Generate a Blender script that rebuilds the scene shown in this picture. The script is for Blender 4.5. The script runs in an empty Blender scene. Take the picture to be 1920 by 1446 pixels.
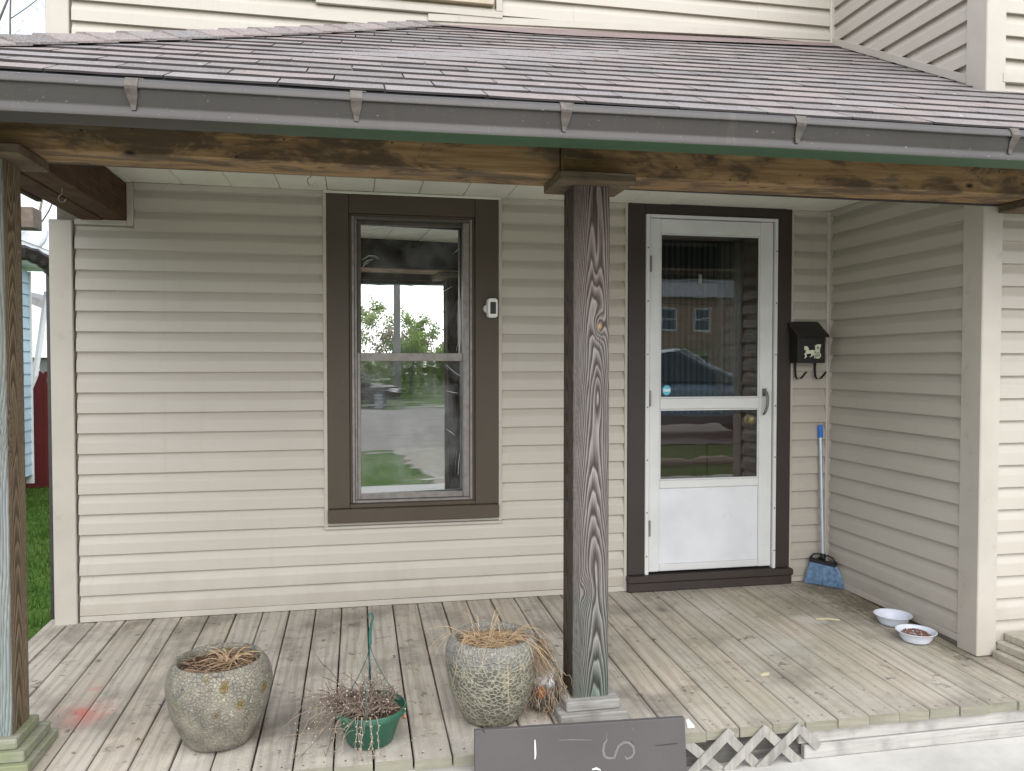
import bpy, bmesh, math, random
import numpy as np
from mathutils import Vector, Matrix, noise as mnoise
random.seed(7); RNG = np.random.default_rng(7)
rad = math.radians
scene = bpy.context.scene

# ------------------------------------------------------------------ camera
CX, CY, CZ, YAW, PIT, ROL, FPX = 1.38568, -4.27266, 1.29502, 0.19479, 0.02728, 0.00029, 1479.5
PW, PH = 1920, 1446
_f = Vector((math.sin(YAW)*math.cos(PIT), math.cos(YAW)*math.cos(PIT), -math.sin(PIT)))
_r = Vector((math.cos(YAW), -math.sin(YAW), 0)); _u = _r.cross(_f)
_r, _u = _r*math.cos(ROL)+_u*math.sin(ROL), -_r*math.sin(ROL)+_u*math.cos(ROL)
cam = bpy.data.cameras.new('camera'); camo = bpy.data.objects.new('camera', cam)
scene.collection.objects.link(camo); scene.camera = camo
camo.matrix_world = Matrix(((_r.x, _u.x, -_f.x, CX), (_r.y, _u.y, -_f.y, CY), (_r.z, _u.z, -_f.z, CZ), (0, 0, 0, 1)))
cam.sensor_width = 36; cam.lens = 36*FPX/PW; cam.clip_start = 0.05; cam.clip_end = 600

def at(x, y, Y=None, X=None, Z=None):
    """world point on the plane Y=, X= or Z= that the photograph shows at pixel x, y"""
    d = _f + _r*((x-PW/2)/FPX) - _u*((y-PH/2)/FPX); c = Vector((CX, CY, CZ))
    t = (Y-c.y)/d.y if Y is not None else (X-c.x)/d.x if X is not None else (Z-c.z)/d.z
    return c + d*t

# ------------------------------------------------------------------ world, sun, exposure
SUN = Vector((0.08, -0.80, 0.60)).normalized()          # towards the sun
w = bpy.data.worlds.new('World'); scene.world = w; w.use_nodes = True
nt = w.node_tree; nt.nodes.clear()
sky = nt.nodes.new('ShaderNodeTexSky'); sky.sky_type = 'NISHITA'; sky.sun_disc = False
sky.sun_elevation = math.asin(SUN.z); sky.sun_rotation = math.atan2(SUN.x, SUN.y)
sky.air_density = 1.0; sky.dust_density = 2.0; sky.ozone_density = 1.0
tcw = nt.nodes.new('ShaderNodeTexCoord'); mpw = nt.nodes.new('ShaderNodeMapping'); mpw.inputs['Scale'].default_value = (1.4, 1.4, 3.2)
nz = nt.nodes.new('ShaderNodeTexNoise'); nz.inputs['Scale'].default_value = 2.1; nz.inputs['Detail'].default_value = 7; nz.inputs['Roughness'].default_value = .55
rp = nt.nodes.new('ShaderNodeValToRGB'); rp.color_ramp.elements[0].position = .32; rp.color_ramp.elements[1].position = .62
rp.color_ramp.elements[0].color = (.45, .45, .45, 1); rp.color_ramp.elements[1].color = (.97, .97, .97, 1)
mx = nt.nodes.new('ShaderNodeMix'); mx.data_type = 'RGBA'; mx.inputs[7].default_value = (8.3, 8.75, 9.6, 1)
bg = nt.nodes.new('ShaderNodeBackground'); bg.inputs['Strength'].default_value = 0.08
out = nt.nodes.new('ShaderNodeOutputWorld')
L = nt.links.new
L(tcw.outputs['Generated'], mpw.inputs[0]); L(mpw.outputs[0], nz.inputs['Vector']); L(nz.outputs[0], rp.inputs[0])
L(rp.outputs[0], mx.inputs[0]); L(sky.outputs[0], mx.inputs[6]); L(mx.outputs[2], bg.inputs[0]); L(bg.outputs[0], out.inputs[0])
sl = bpy.data.lights.new('sun', 'SUN'); sl.energy = 1.5; sl.angle = rad(85); sl.color = (1.0, .975, .94)
so = bpy.data.objects.new('sun', sl); scene.collection.objects.link(so)
so.rotation_euler = (-SUN).to_track_quat('-Z', 'Y').to_euler(); so.location = (0, -6, 8)
scene.view_settings.view_transform = 'Standard'; scene.view_settings.look = 'None'
scene.view_settings.gamma = 1; scene.view_settings.exposure = 1.2
try: scene.cycles.max_bounces = 6; scene.cycles.diffuse_bounces = 3; scene.cycles.glossy_bounces = 3; scene.cycles.transparent_max_bounces = 8
except Exception: pass

# ------------------------------------------------------------------ helpers
WL = {}
def setp(o, label=None, cat=None, group=None, kind=None):
    if label: o['label'] = label
    if cat: o['category'] = cat
    if group: o['group'] = group
    if kind: o['kind'] = kind
    return o
def thing(name, loc, label, cat, group=None):
    o = bpy.data.objects.new(name, None); o.empty_display_size = .1; o.location = loc
    scene.collection.objects.link(o); WL[o] = Vector(loc)
    return setp(o, label, cat, group)
class MB:
    def __init__(s): s.v = []; s.f = []; s.mi = []
    def add(s, vs, fs, mi=0):
        b = len(s.v); s.v += [tuple(q) for q in vs]
        for f in fs: s.f.append(tuple(i+b for i in f)); s.mi.append(mi)
        return s
    def box(s, x0, x1, y0, y1, z0, z1, mi=0):
        return s.add([(x0,y0,z0),(x1,y0,z0),(x1,y1,z0),(x0,y1,z0),(x0,y0,z1),(x1,y0,z1),(x1,y1,z1),(x0,y1,z1)],
                     [(0,3,2,1),(4,5,6,7),(0,1,5,4),(1,2,6,5),(2,3,7,6),(3,0,4,7)], mi)
    def hexa(s, p, mi=0):   # 8 corners, bottom ring then top ring (ccw from above)
        return s.add(p, [(0,3,2,1),(4,5,6,7),(0,1,5,4),(1,2,6,5),(2,3,7,6),(3,0,4,7)], mi)
    def prism(s, poly, axis, a, b, mi=0):
        """extrude a 2-D polygon along axis 'x','y' or 'z' from a to b"""
        def mk(p, t): return {'x': (t,p[0],p[1]), 'y': (p[0],t,p[1]), 'z': (p[0],p[1],t)}[axis]
        n = len(poly); vs = [mk(p,a) for p in poly]+[mk(p,b) for p in poly]
        return s.add(vs, [tuple(range(n))[::-1], tuple(range(n,2*n))]+[(i,(i+1)%n,(i+1)%n+n,i+n) for i in range(n)], mi)
    def tube(s, pts, rs, k=6, cap=True, mi=0):
        pts = [Vector(p) for p in pts]
        if not hasattr(rs, '__len__'): rs = [rs]*len(pts)
        up = None; vs = []; fs = []
        for i, p in enumerate(pts):
            t = (pts[min(i+1,len(pts)-1)]-pts[max(i-1,0)])
            if t.length < 1e-9: t = Vector((0,0,1))
            t.normalize()
            if up is None: up = t.orthogonal().normalized()
            else:
                up = up - t*up.dot(t)
                up = up.normalized() if up.length > 1e-6 else t.orthogonal().normalized()
            bn = t.cross(up)
            for j in range(k):
                a = 2*math.pi*j/k; vs.append(p + (up*math.cos(a)+bn*math.sin(a))*rs[i])
        n = len(pts)
        for i in range(n-1):
            for j in range(k):
                fs.append((i*k+j, i*k+(j+1)%k, (i+1)*k+(j+1)%k, (i+1)*k+j))
        if cap and k > 2: fs += [tuple(range(k))[::-1], tuple(range((n-1)*k, n*k))]
        return s.add(vs, fs, mi)
    def lathe(s, prof, c, k=40, mi=0, wob=None, ex=1.0):
        vs = []; fs = []; n = len(prof)
        for i, (r, z) in enumerate(prof):
            for j in range(k):
                a = 2*math.pi*j/k; rr = r*(wob(a,z) if wob else 1)
                vs.append((c[0]+rr*math.cos(a)*ex, c[1]+rr*math.sin(a), c[2]+z))
        for i in range(n-1):
            for j in range(k): fs.append((i*k+j, i*k+(j+1)%k, (i+1)*k+(j+1)%k, (i+1)*k+j))
        fs += [tuple(range(k))[::-1], tuple(range((n-1)*k, n*k))]
        return s.add(vs, fs, mi)
    def build(s, name, mats, parent=None, smooth=False, bevel=0, seg=1, kind=None, label=None):
        if not isinstance(mats, (list, tuple)): mats = [mats]
        V = np.array(s.v, float); c = (V.min(0)+V.max(0))/2
        me = bpy.data.meshes.new(name); me.from_pydata([tuple(q) for q in V-c], [], s.f)
        for m in mats: me.materials.append(m)
        if len(mats) > 1: me.polygons.foreach_set('material_index', s.mi)
        if bevel:
            bm = bmesh.new(); bm.from_mesh(me)
            bmesh.ops.recalc_face_normals(bm, faces=bm.faces)
            ed = [e for e in bm.edges if len(e.link_faces) == 2 and e.calc_face_angle(0) > .5]
            bmesh.ops.bevel(bm, geom=ed, offset=bevel, segments=seg, affect='EDGES', profile=.6, clamp_overlap=True)
            bm.to_mesh(me); bm.free()
        if smooth: me.shade_smooth() if smooth is True else me.set_sharp_from_angle(angle=smooth)
        me.update()
        o = bpy.data.objects.new(name, me); scene.collection.objects.link(o)
        cw = Vector(c); WL[o] = cw
        if parent is not None: o.parent = parent; o.location = cw - WL[parent]
        else: o.location = cw
        return setp(o, label=label, kind=kind)
def box(name, m, parent, x0, x1, y0, y1, z0, z1, bevel=.0015, **k):
    return MB().box(x0,x1,y0,y1,z0,z1).build(name, m, parent, bevel=bevel, **k)

# ------------------------------------------------------------------ material helpers
class NT:
    def __init__(s, name):
        s.m = bpy.data.materials.new(name); s.m.use_nodes = True; s.t = s.m.node_tree
        s.b = s.t.nodes['Principled BSDF']; s.o = s.t.nodes['Material Output']
    def n(s, typ, **k):
        q = s.t.nodes.new(typ)
        for a, v in k.items(): setattr(q, a, v)
        return q
    def l(s, a, b):
        s.t.links.new(a, b)
    def put(s, sock, v):
        if hasattr(v, 'is_output'): s.l(v, sock)
        else: sock.default_value = v
    def obj(s): return s.n('ShaderNodeTexCoord').outputs['Object']
    def pos(s): return s.n('ShaderNodeNewGeometry').outputs['Position']
    def rnd(s): return s.n('ShaderNodeObjectInfo').outputs['Random']
    def map(s, v, scale=(1,1,1), loc=(0,0,0), rot=(0,0,0)):
        q = s.n('ShaderNodeMapping'); s.l(v, q.inputs[0]); q.inputs['Scale'].default_value = scale
        s.put(q.inputs['Location'], loc); q.inputs['Rotation'].default_value = rot
        return q.outputs[0]
    def jit(s, v, amt=37.0):
        c = s.n('ShaderNodeCombineXYZ'); r = s.rnd(); m1 = s.math('MULTIPLY', r, amt); m2 = s.math('MULTIPLY', r, amt*1.7)
        s.l(m1, c.inputs[0]); s.l(m2, c.inputs[1]); s.l(m1, c.inputs[2])
        a = s.n('ShaderNodeVectorMath', operation='ADD'); s.l(v, a.inputs[0]); s.l(c.outputs[0], a.inputs[1]); return a.outputs[0]
    def noise(s, v, scale, detail=4, rough=.55, dist=0, col=False):
        q = s.n('ShaderNodeTexNoise'); s.l(v, q.inputs['Vector']); q.inputs['Scale'].default_value = scale
        q.inputs['Detail'].default_value = detail; q.inputs['Roughness'].default_value = rough; q.inputs['Distortion'].default_value = dist
        return q.outputs[1 if col else 0]
    def vor(s, v, scale, feature='F1', rand=1, out=0):
        q = s.n('ShaderNodeTexVoronoi', feature=feature); s.l(v, q.inputs['Vector']); q.inputs['Scale'].default_value = scale
        q.inputs['Randomness'].default_value = rand; return q.outputs[out]
    def wave(s, v, scale, dist=3, detail=2, dscale=1, direction='X'):
        q = s.n('ShaderNodeTexWave', wave_type='BANDS', bands_direction=direction); s.l(v, q.inputs['Vector'])
        q.inputs['Scale'].default_value = scale; q.inputs['Distortion'].default_value = dist
        q.inputs['Detail'].default_value = detail; q.inputs['Detail Scale'].default_value = dscale; return q.outputs[1]
    def ramp(s, fac, stops, interp='LINEAR'):
        q = s.n('ShaderNodeValToRGB'); cr = q.color_ramp; cr.interpolation = interp
        for i, (p, c) in enumerate(stops):
            e = cr.elements[i] if i < 2 else cr.elements.new(p)
            e.position = p; e.color = (c[0],c[1],c[2],1) if hasattr(c,'__len__') else (c,c,c,1)
        s.l(fac, q.inputs[0]); return q.outputs[0]
    def mix(s, fac, a, b, mode='MIX'):
        q = s.n('ShaderNodeMix', data_type='RGBA', blend_type=mode); s.put(q.inputs[0], fac)
        for i, v in ((6,a),(7,b)):
            if not hasattr(v,'is_output') and len(v) == 3: v = (*v,1)
            s.put(q.inputs[i], v)
        return q.outputs[2]
    def math(s, op, a, b=0.0, clamp=False):
        q = s.n('ShaderNodeMath', operation=op, use_clamp=clamp); s.put(q.inputs[0], a); s.put(q.inputs[1], b); return q.outputs[0]
    def rng(s, v, a, b, c=0., d=1.):
        q = s.n('ShaderNodeMapRange', interpolation_type='SMOOTHSTEP'); s.l(v, q.inputs[0])
        for i, x in enumerate((a,b,c,d)): q.inputs[i+1].default_value = x
        return q.outputs[0]
    def xyz(s, v, i):
        q = s.n('ShaderNodeSeparateXYZ'); s.l(v, q.inputs[0]); return q.outputs[i]
    def dist(s, v, c):
        q = s.n('ShaderNodeVectorMath', operation='DISTANCE'); s.l(v, q.inputs[0]); q.inputs[1].default_value = c; return q.outputs[1]
    def bump(s, h, strength=.3, d=.002):
        q = s.n('ShaderNodeBump'); q.inputs['Strength'].default_value = strength; q.inputs['Distance'].default_value = d
        s.l(h, q.inputs['Height']); s.l(q.outputs[0], s.b.inputs['Normal']); return s
    def col(s, c, rough=.6, metal=0., spec=.5):
        if not hasattr(c,'is_output') and len(c) == 3: c = (*c,1)
        s.put(s.b.inputs['Base Color'], c); s.put(s.b.inputs['Roughness'], rough); s.b.inputs['Metallic'].default_value = metal
        s.b.inputs['Specular IOR Level'].default_value = spec; return s
def plain(name, c, rough=.6, metal=0., var=.12, scale=14, bump=.0, spec=.5):
    k = NT(name); v = k.jit(k.obj()); f = k.noise(v, scale, 5, .6)
    lo = tuple(x*(1-var) for x in c); hi = tuple(min(1,x*(1+var)) for x in c)
    k.col(k.ramp(f, [(.3,lo),(.7,hi)]), rough, metal, spec)
    if bump: k.bump(k.noise(v, scale*6, 4), bump, .003)
    return k.m

def m_siding():
    k = NT('vinyl_siding'); p = k.pos(); f = k.noise(k.map(p,(1,1,1)), 1.6, 4)
    c = k.ramp(f, [(.3,(.462,.424,.368)),(.7,(.497,.458,.400))])
    g = k.noise(k.map(p,(7,7,90)), 3, 4, .6); c = k.mix(k.rng(g,.56,.8,0,.10), c, (.40,.36,.30))
    r = k.math('MULTIPLY', k.rnd(), .06); c = k.mix(r, c, (.46,.42,.36))
    sp = k.noise(p, 55, 2, .5); c = k.mix(k.rng(sp,.74,.78,0,.35), c, (.30,.27,.22))
    zz = k.xyz(p,2); spl = k.math('MULTIPLY', k.rng(k.math('ADD', zz, k.math('MULTIPLY', k.noise(k.map(p,(1,1,1)),6,5,.7), .5)),.52,.16), .42); c = k.mix(spl, c, (.30,.26,.20))
    stk_ = k.noise(k.map(p,(16,16,.9)), 1.2, 4, .65); c = k.mix(k.rng(stk_,.56,.75,0,.16), c, (.33,.30,.25))
    k.col(c, .42, 0, .4)
    h = k.math('ADD', k.math('MULTIPLY', k.noise(k.map(p,(6,6,120)), 3, 3), .22), k.math('MULTIPLY', k.noise(k.map(p,(2.2,2.2,9)), 1.4, 2), .5))
    return k.bump(h, .3, .003).m
def m_deck():
    k = NT('weathered_deck_wood'); P = k.pos(); o = k.jit(k.obj())
    big = k.noise(k.map(o,(3,.7,3)), 1.5, 3); wv = k.wave(k.map(o,(1,.07,1)), 7, 9.5, 3, 1.6)
    fib = k.noise(k.map(o,(190,4.5,60)), 1, 5, .7)
    c = k.ramp(k.rnd(), [(0,(.46,.405,.335)),(.35,(.52,.460,.385)),(.7,(.49,.450,.395)),(1,(.55,.495,.42))])
    c = k.mix(k.rng(wv,.40,.92,0,.34), c, (.215,.180,.138))
    c = k.mix(k.rng(fib,.48,.70,0,.46), c, (.205,.172,.132))
    c = k.mix(k.rng(big,.45,.7,0,.35), c, (.43,.395,.33))
    px = k.xyz(P,0); py = k.xyz(P,1)
    m = k.noise(P, 2.3, 5, .65); c = k.mix(k.rng(m,.46,.66,0,.62), c, (.195,.178,.152))
    m2 = k.noise(k.map(P,(1.0,.55,1)), 5.2, 5, .7); c = k.mix(k.rng(m2,.55,.72,0,.5), c, (.155,.125,.088))          # grey blotches
    al = k.math('MULTIPLY', k.rng(px,2.1,3.0), k.rng(k.noise(P,1.7,4,.6),.35,.65)); c = k.mix(k.math('MULTIPLY',al,.38), c, (.265,.262,.178))
    sp = k.noise(P, 16, 4, .7); c = k.mix(k.rng(sp,.60,.70,0,.75), c, (.085,.072,.055))              # dark specks
    pale = k.noise(k.map(P,(9,5,9)), 3.4, 4, .6); c = k.mix(k.rng(pale,.64,.74,0,.45), c, (.52,.50,.45))
    front = k.math('MULTIPLY', k.rng(py,-1.25,-1.58), k.rng(k.noise(P,4,4,.6),.3,.6)); c = k.mix(k.math('MULTIPLY',front,.40), c, (.50,.475,.42))
    n1 = k.noise(P, 9, 5, .65); n2 = k.noise(k.map(P,(22,7,22)), 3, 4, .7)
    def spot(c, ctr, r, colr, a, nn=n1, lo=-.6, hi=.62):
        d = k.math('ADD', k.math('DIVIDE', k.dist(P,ctr), r), k.math('MULTIPLY', k.math('SUBTRACT', nn, .5), 1.9))
        return k.mix(k.math('MULTIPLY', k.rng(d,1.0,.12), a), c, colr)
    for x, y, r, a in ((150,1327,.055,.9),(180,1287,.04,.5),(165,1322,.15,.32),(140,1345,.12,.25)):   # red overspray
        c = spot(c, at(x,y,Z=-.015), r, (.62,.075,.06), a*.62)
    for x, y, r, a in ((1620,1135,.26,.75),(1560,1110,.20,.6),(1500,1125,.15,.35),(1790,1205,.2,.35)):
        c = spot(c, at(x,y,Z=-.015), r, (.115,.085,.05), a, n2)
    for x, y, r, a in ((670,1180,.07,.55),(1215,1315,.17,.5),(1180,1290,.1,.4),(520,1370,.2,.45),(560,1340,.22,.45),(1240,1150,.05,.6),(440,1330,.1,.25)):
        c = spot(c, at(x,y,Z=-.03), r, (.105,.100,.09), a)
    for x, y, r, a in ((1340,1150,.16,.35),(1520,1165,.1,.55),(1480,1215,.25,.25)):
        c = spot(c, at(x,y,Z=-.03), r, (.58,.57,.53), a)
    k.col(c, .82, 0, .25)
    return k.bump(k.math('ADD', k.math('MULTIPLY', fib, .8), k.math('MULTIPLY', wv, .35)), .5, .002).m
def m_beam():
    k = NT('stained_beam_wood'); P = k.pos(); o = k.jit(k.obj())
    g = k.noise(k.map(o,(3,60,60)), 1, 5, .65, .3); b = k.noise(k.map(P,(3.2,9,9)), 1.0, 6, .68, .4)
    c = k.ramp(g, [(.3,(.20,.118,.052)),(.55,(.335,.215,.105)),(.8,(.46,.32,.18))])
    c = k.mix(k.rng(b,.44,.58,0,.88), c, (.085,.060,.040))
    b2 = k.noise(k.map(P,(2.2,14,12)), 1.7, 5, .6); c = k.mix(k.rng(b2,.57,.64,0,.8), c, (.16,.125,.088))
    kn = k.vor(k.map(P,(3.6,7,7)), 1.15, 'F1'); c = k.mix(k.rng(kn,.13,.02), c, (.022,.014,.010))
    kz = k.vor(k.map(P,(11,11,15)), 1.2, 'F1'); c = k.mix(k.rng(kz,.11,.03,0,.85), c, (.018,.012,.008))
    k.col(c, .72, 0, .3); return k.bump(g, .45, .003).m
def m_grainattr(name, dark, light, tint=None, rough=.8):
    k = NT(name); a = k.n('ShaderNodeAttribute', attribute_name='grain'); o = k.obj()
    f = k.noise(k.map(o,(260,260,9)), 1, 4, .7); g = k.math('ADD', a.outputs['Fac'], k.math('MULTIPLY', k.math('SUBTRACT', f, .5), .85))
    c = k.ramp(g, [(.12,dark),(.55,tuple((x*.45+y*.55) for x,y in zip(dark,light))),(.95,light)])
    z = k.xyz(k.pos(),2); big = k.noise(o, 4, 3)
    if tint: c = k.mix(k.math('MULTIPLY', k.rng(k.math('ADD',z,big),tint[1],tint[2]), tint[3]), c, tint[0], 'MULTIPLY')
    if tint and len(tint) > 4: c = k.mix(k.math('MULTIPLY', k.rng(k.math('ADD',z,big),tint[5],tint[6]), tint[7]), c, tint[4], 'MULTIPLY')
    kn = k.n('ShaderNodeAttribute', attribute_name='knot'); c = k.mix(k.math('MULTIPLY', kn.outputs['Fac'], .9), c, (.40,.24,.11) if 'far' not in name else (.1,.1,.09))
    k.col(c, rough, 0, .2); return k.bump(g, .5, .0025).m
def m_wood(name, a, b, axis='y', rough=.82, moss=None):
    k = NT(name); o = k.jit(k.obj()); s = {'x':(5,70,70),'y':(70,5,70),'z':(70,70,5)}[axis]
    g = k.noise(k.map(o,s), 1, 5, .65, .4); c = k.ramp(g, [(.28,a),(.72,b)])
    big = k.noise(o, 9, 4); c = k.mix(k.rng(big,.45,.75,0,.5), c, tuple(x*.5 for x in a))
    if moss: c = k.mix(k.math('MULTIPLY', k.rng(k.noise(o,7,3),.35,.6), .6), c, moss)
    k.col(c, rough, 0, .25); return k.bump(g, .5, .003).m
def m_shingle():
    k = NT('asphalt_shingle'); P = k.pos(); r = k.rnd()
    c = k.ramp(r, [(0,(.160,.142,.137)),(.3,(.230,.206,.200)),(.55,(.262,.218,.208)),(.72,(.276,.226,.215)),(.86,(.192,.178,.178)),(1,(.268,.244,.238))])
    rd = k.noise(k.map(P,(5,2,2)), 1.2, 3); c = k.mix(k.rng(rd,.56,.72,0,.5), c, (.255,.18,.17))
    gr = k.noise(P, 150, 4, .8); c = k.mix(k.rng(gr,.42,.66,0,.62), c, (.40,.38,.375))
    gd = k.noise(P, 95, 4, .8); c = k.mix(k.rng(gd,.54,.66,0,.65), c, (.08,.072,.072))
    st = k.noise(k.map(P,(4,1.2,1.2)), 2.2, 5, .65); c = k.mix(k.rng(st,.52,.75,0,.40), c, (.125,.116,.118))
    bd = k.vor(k.map(P,(1,.62,1)), 5.5, 'F1'); bn = k.noise(P, 60, 3)
    c = k.mix(k.math('MULTIPLY', k.rng(k.math('ADD',bd,k.math('MULTIPLY',bn,.07)),.085,.055), .85), c, (.66,.65,.62))
    k.col(c, .88, 0, .25); return k.bump(gr, .6, .0025).m
def m_paint(name, c, chip=None, rough=.5, amt=.62, dirt=(.2,.18,.15), spec=.4):
    k = NT(name); P = k.pos(); f = k.noise(P, 3, 4); cc = k.ramp(f, [(.3,tuple(x*.9 for x in c)),(.7,tuple(min(1,x*1.08) for x in c))])
    d = k.noise(P, 11, 5, .7); cc = k.mix(k.rng(d,.58,.8,0,.4), cc, dirt)
    if chip:
        q = k.noise(P, 38, 4, .7); cc = k.mix(k.rng(q,amt,amt+.03,0,.9), cc, chip)
    k.col(cc, rough, 0, spec); return k.bump(k.noise(P, 60, 4), .2, .002).m
def m_glass(name, refl, tint, wob=(2.,2.,5.), ws=.25, rough=0.0, film=.0):
    """pane: part mirror (grows at grazing angles), part clear"""
    k = NT(name); P = k.pos(); k.t.nodes.remove(k.b)
    gl = k.n('ShaderNodeBsdfGlossy'); gl.inputs['Roughness'].default_value = rough; gl.inputs['Color'].default_value = (.93,.97,.96,1)
    tr = k.n('ShaderNodeBsdfTransparent'); tr.inputs['Color'].default_value = (*tint,1)
    fr = k.n('ShaderNodeFresnel'); fr.inputs[0].default_value = 1.5
    fac = k.math('ADD', k.math('MULTIPLY', fr.outputs[0], 1.0), refl, True)
    ms = k.n('ShaderNodeMixShader'); k.l(fac, ms.inputs[0]); k.l(tr.outputs[0], ms.inputs[1]); k.l(gl.outputs[0], ms.inputs[2])
    if ws:
        q = k.n('ShaderNodeBump'); q.inputs['Strength'].default_value = ws; q.inputs['Distance'].default_value = .002
        k.l(k.noise(k.map(P,wob), 3, 2, .4), q.inputs['Height']); k.l(q.outputs[0], gl.inputs['Normal'])
    sh = ms.outputs[0]
    if film:
        df = k.n('ShaderNodeBsdfDiffuse'); df.inputs[0].default_value = (.6,.62,.62,1)  # pale film haze, strengthened to brighten the pane
        m2 = k.n('ShaderNodeMixShader'); k.l(k.math('MULTIPLY', k.rng(k.noise(P,7,5,.6),.3,.8), film), m2.inputs[0]); k.l(sh, m2.inputs[1]); k.l(df.outputs[0], m2.inputs[2]); sh = m2.outputs[0]
    k.l(sh, k.o.inputs[0]); return k.m
def m_leaf(name, a, b):
    k = NT(name); c = k.ramp(k.noise(k.pos(), 9, 2), [(.3,a),(.7,b)]); k.col(c, .6, 0, .2)
    tl = k.n('ShaderNodeBsdfTranslucent'); k.l(c, tl.inputs[0]); ms = k.n('ShaderNodeMixShader'); ms.inputs[0].default_value = .5
    k.l(k.b.outputs[0], ms.inputs[1]); k.l(tl.outputs[0], ms.inputs[2]); k.l(ms.outputs[0], k.o.inputs[0])
    return k.m

SID = m_siding(); DECK = m_deck(); BEAM = m_beam(); SHG = m_shingle()
TRIM = m_paint('vinyl_trim', (.485,.447,.391), rough=.42)
CEIL = m_paint('ceiling_panel_paint', (.70,.69,.60), chip=(.30,.28,.22), rough=.55, amt=.76)
GUT = NT('gutter_paint')
_p = GUT.pos(); _c = GUT.ramp(GUT.noise(_p,2.5,4), [(.3,(.056,.050,.047)),(.7,(.075,.068,.064))])
_c = GUT.mix(GUT.rng(GUT.noise(GUT.map(_p,(1,3,3)),70,3,.6),.70,.73,0,.8), _c, (.42,.40,.37))
_c = GUT.mix(GUT.rng(GUT.noise(GUT.map(_p,(14,2,2)),1.5,4,.6),.55,.8,0,.35), _c, (.13,.115,.10))
GUT.col(_c, .38, 0, .5); GUT.bump(GUT.noise(GUT.map(_p,(3,1,1)),3,2), .2, .004); GUT = GUT.m
GREEN = NT('gutter_underside_green')  # brown turning green along the gutter underside
_p = GREEN.pos(); GREEN.col(GREEN.mix(GREEN.rng(GREEN.math('ADD', GREEN.xyz(_p,0), GREEN.noise(_p,3,4)), 1.2, 2.2), (.050,.042,.036), (.034,.082,.038)), .6); GREEN = GREEN.m
STRAP = plain('weathered_strap_metal', (.125,.108,.094), .6, .2, .3, 40, .2)
BLACK = plain('black_felt_edge', (.012,.012,.014), .7)
WCAS = m_paint('olive_brown_casing_paint', (.076,.058,.040), chip=(.16,.13,.10), rough=.52, amt=.70, dirt=(.035,.03,.024))
DCAS = m_paint('dark_brown_casing_paint', (.040,.031,.027), chip=(.12,.10,.08), rough=.55, amt=.70, dirt=(.055,.045,.035))
ALU = plain('grey_aluminium_frame', (.235,.215,.20), .45, .35, .2, 22, .1)
ALUD = plain('brown_aluminium_sash', (.105,.092,.075), .5, .2, .2, 22, .1)
WHITE = m_paint('white_storm_door_paint', (.66,.665,.66), chip=(.20,.18,.15), rough=.42, amt=.71, dirt=(.42,.41,.38))
WPAN = m_paint('white_kick_panel', (.68,.69,.715), chip=(.45,.43,.40), rough=.5, amt=.72, dirt=(.48,.47,.45))
GLASSU = m_glass('window_glass', .72, (.30,.33,.33), (1.0,1,1.6), .05, film=.16)
GLASSL = m_glass('window_glass_with_film', .42, (.35,.37,.36), (.8,.8,9), .16, .025, film=.26)
GLASSD = m_glass('storm_door_glass', .085, (.80,.82,.82), (1,1,2), .2)
DARK = plain('dark_room', (.035,.033,.030), .9)
BROWN = m_paint('maroon_brown_door_paint', (.055,.026,.021), rough=.4, dirt=(.03,.02,.018))
BRASS = plain('brass', (.85,.62,.20), .22, .25, .1)
MBLK = plain('black_enamel', (.012,.0115,.0115), .38, 0, .2, 30, .08)
CREAM = plain('cream_enamel', (.66,.66,.52), .5)
CONC = NT('concrete'); _p = CONC.pos()
_c = CONC.ramp(CONC.noise(_p,3,6,.65), [(.3,(.46,.445,.41)),(.7,(.62,.605,.57))]); _c = CONC.mix(CONC.rng(CONC.noise(_p,120,3,.7),.6,.75,0,.5), _c, (.28,.26,.23))
CONC.col(_c, .9); CONC.bump(CONC.noise(_p,150,4), .4, .003); CONC = CONC.m
LAWN = NT('lawn'); _p = LAWN.pos()
_c = LAWN.ramp(LAWN.noise(_p,4,6,.7), [(.3,(.045,.10,.018)),(.55,(.085,.16,.03)),(.8,(.14,.18,.055))]); _c = LAWN.mix(LAWN.rng(LAWN.noise(_p,1.3,6,.7),.52,.68,0,.45), _c, (.21,.18,.11)); _c = LAWN.mix(LAWN.rng(LAWN.noise(_p,7,5,.7),.55,.7,0,.6), _c, (.10,.17,.05)); LAWN.col(_c, .9, 0, .1); LAWN.bump(LAWN.noise(_p,60,4), .8, .02); LAWN = LAWN.m
SOIL = NT('potting_soil'); _o = SOIL.obj()
_c = SOIL.ramp(SOIL.noise(_o,90,4,.7), [(.35,(.03,.019,.013)),(.55,(.10,.062,.042)),(.72,(.30,.215,.145))]); SOIL.col(_c, .95, 0, .1); SOIL.bump(SOIL.noise(_o,140,4), 1, .006); SOIL = SOIL.m
STRAW = plain('dry_straw', (.44,.315,.185), .7, 0, .35, 30)
STEM = plain('dead_grey_stem', (.27,.21,.165), .8, 0, .35, 60)
STEMD = plain('dead_dark_stem', (.12,.088,.068), .8, 0, .35, 60)
SEED = plain('pale_seed_head', (.55,.46,.38), .8)

# ------------------------------------------------------------------ constants of the place
E4 = .1016; Z0 = .034; XR = 4.168; YF = -1.175; SL = .0314; YD = -1.607; BP = .13351; XS0 = .90292
CEILZ = 2.2; GZ = -.2; YE = -1.90
def dz(y): return SL*y
def zeave(x): return 2.093+.0065*(x-1.0)
def zwall(x): return 3.095+.035*(x-1.75)
def roofz(x, y): return zeave(x)+(zwall(x)-zeave(x))*(y-YE)/(0-YE)
APX = 1.75
def hipx(y): return APX+(y)*1.0

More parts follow.
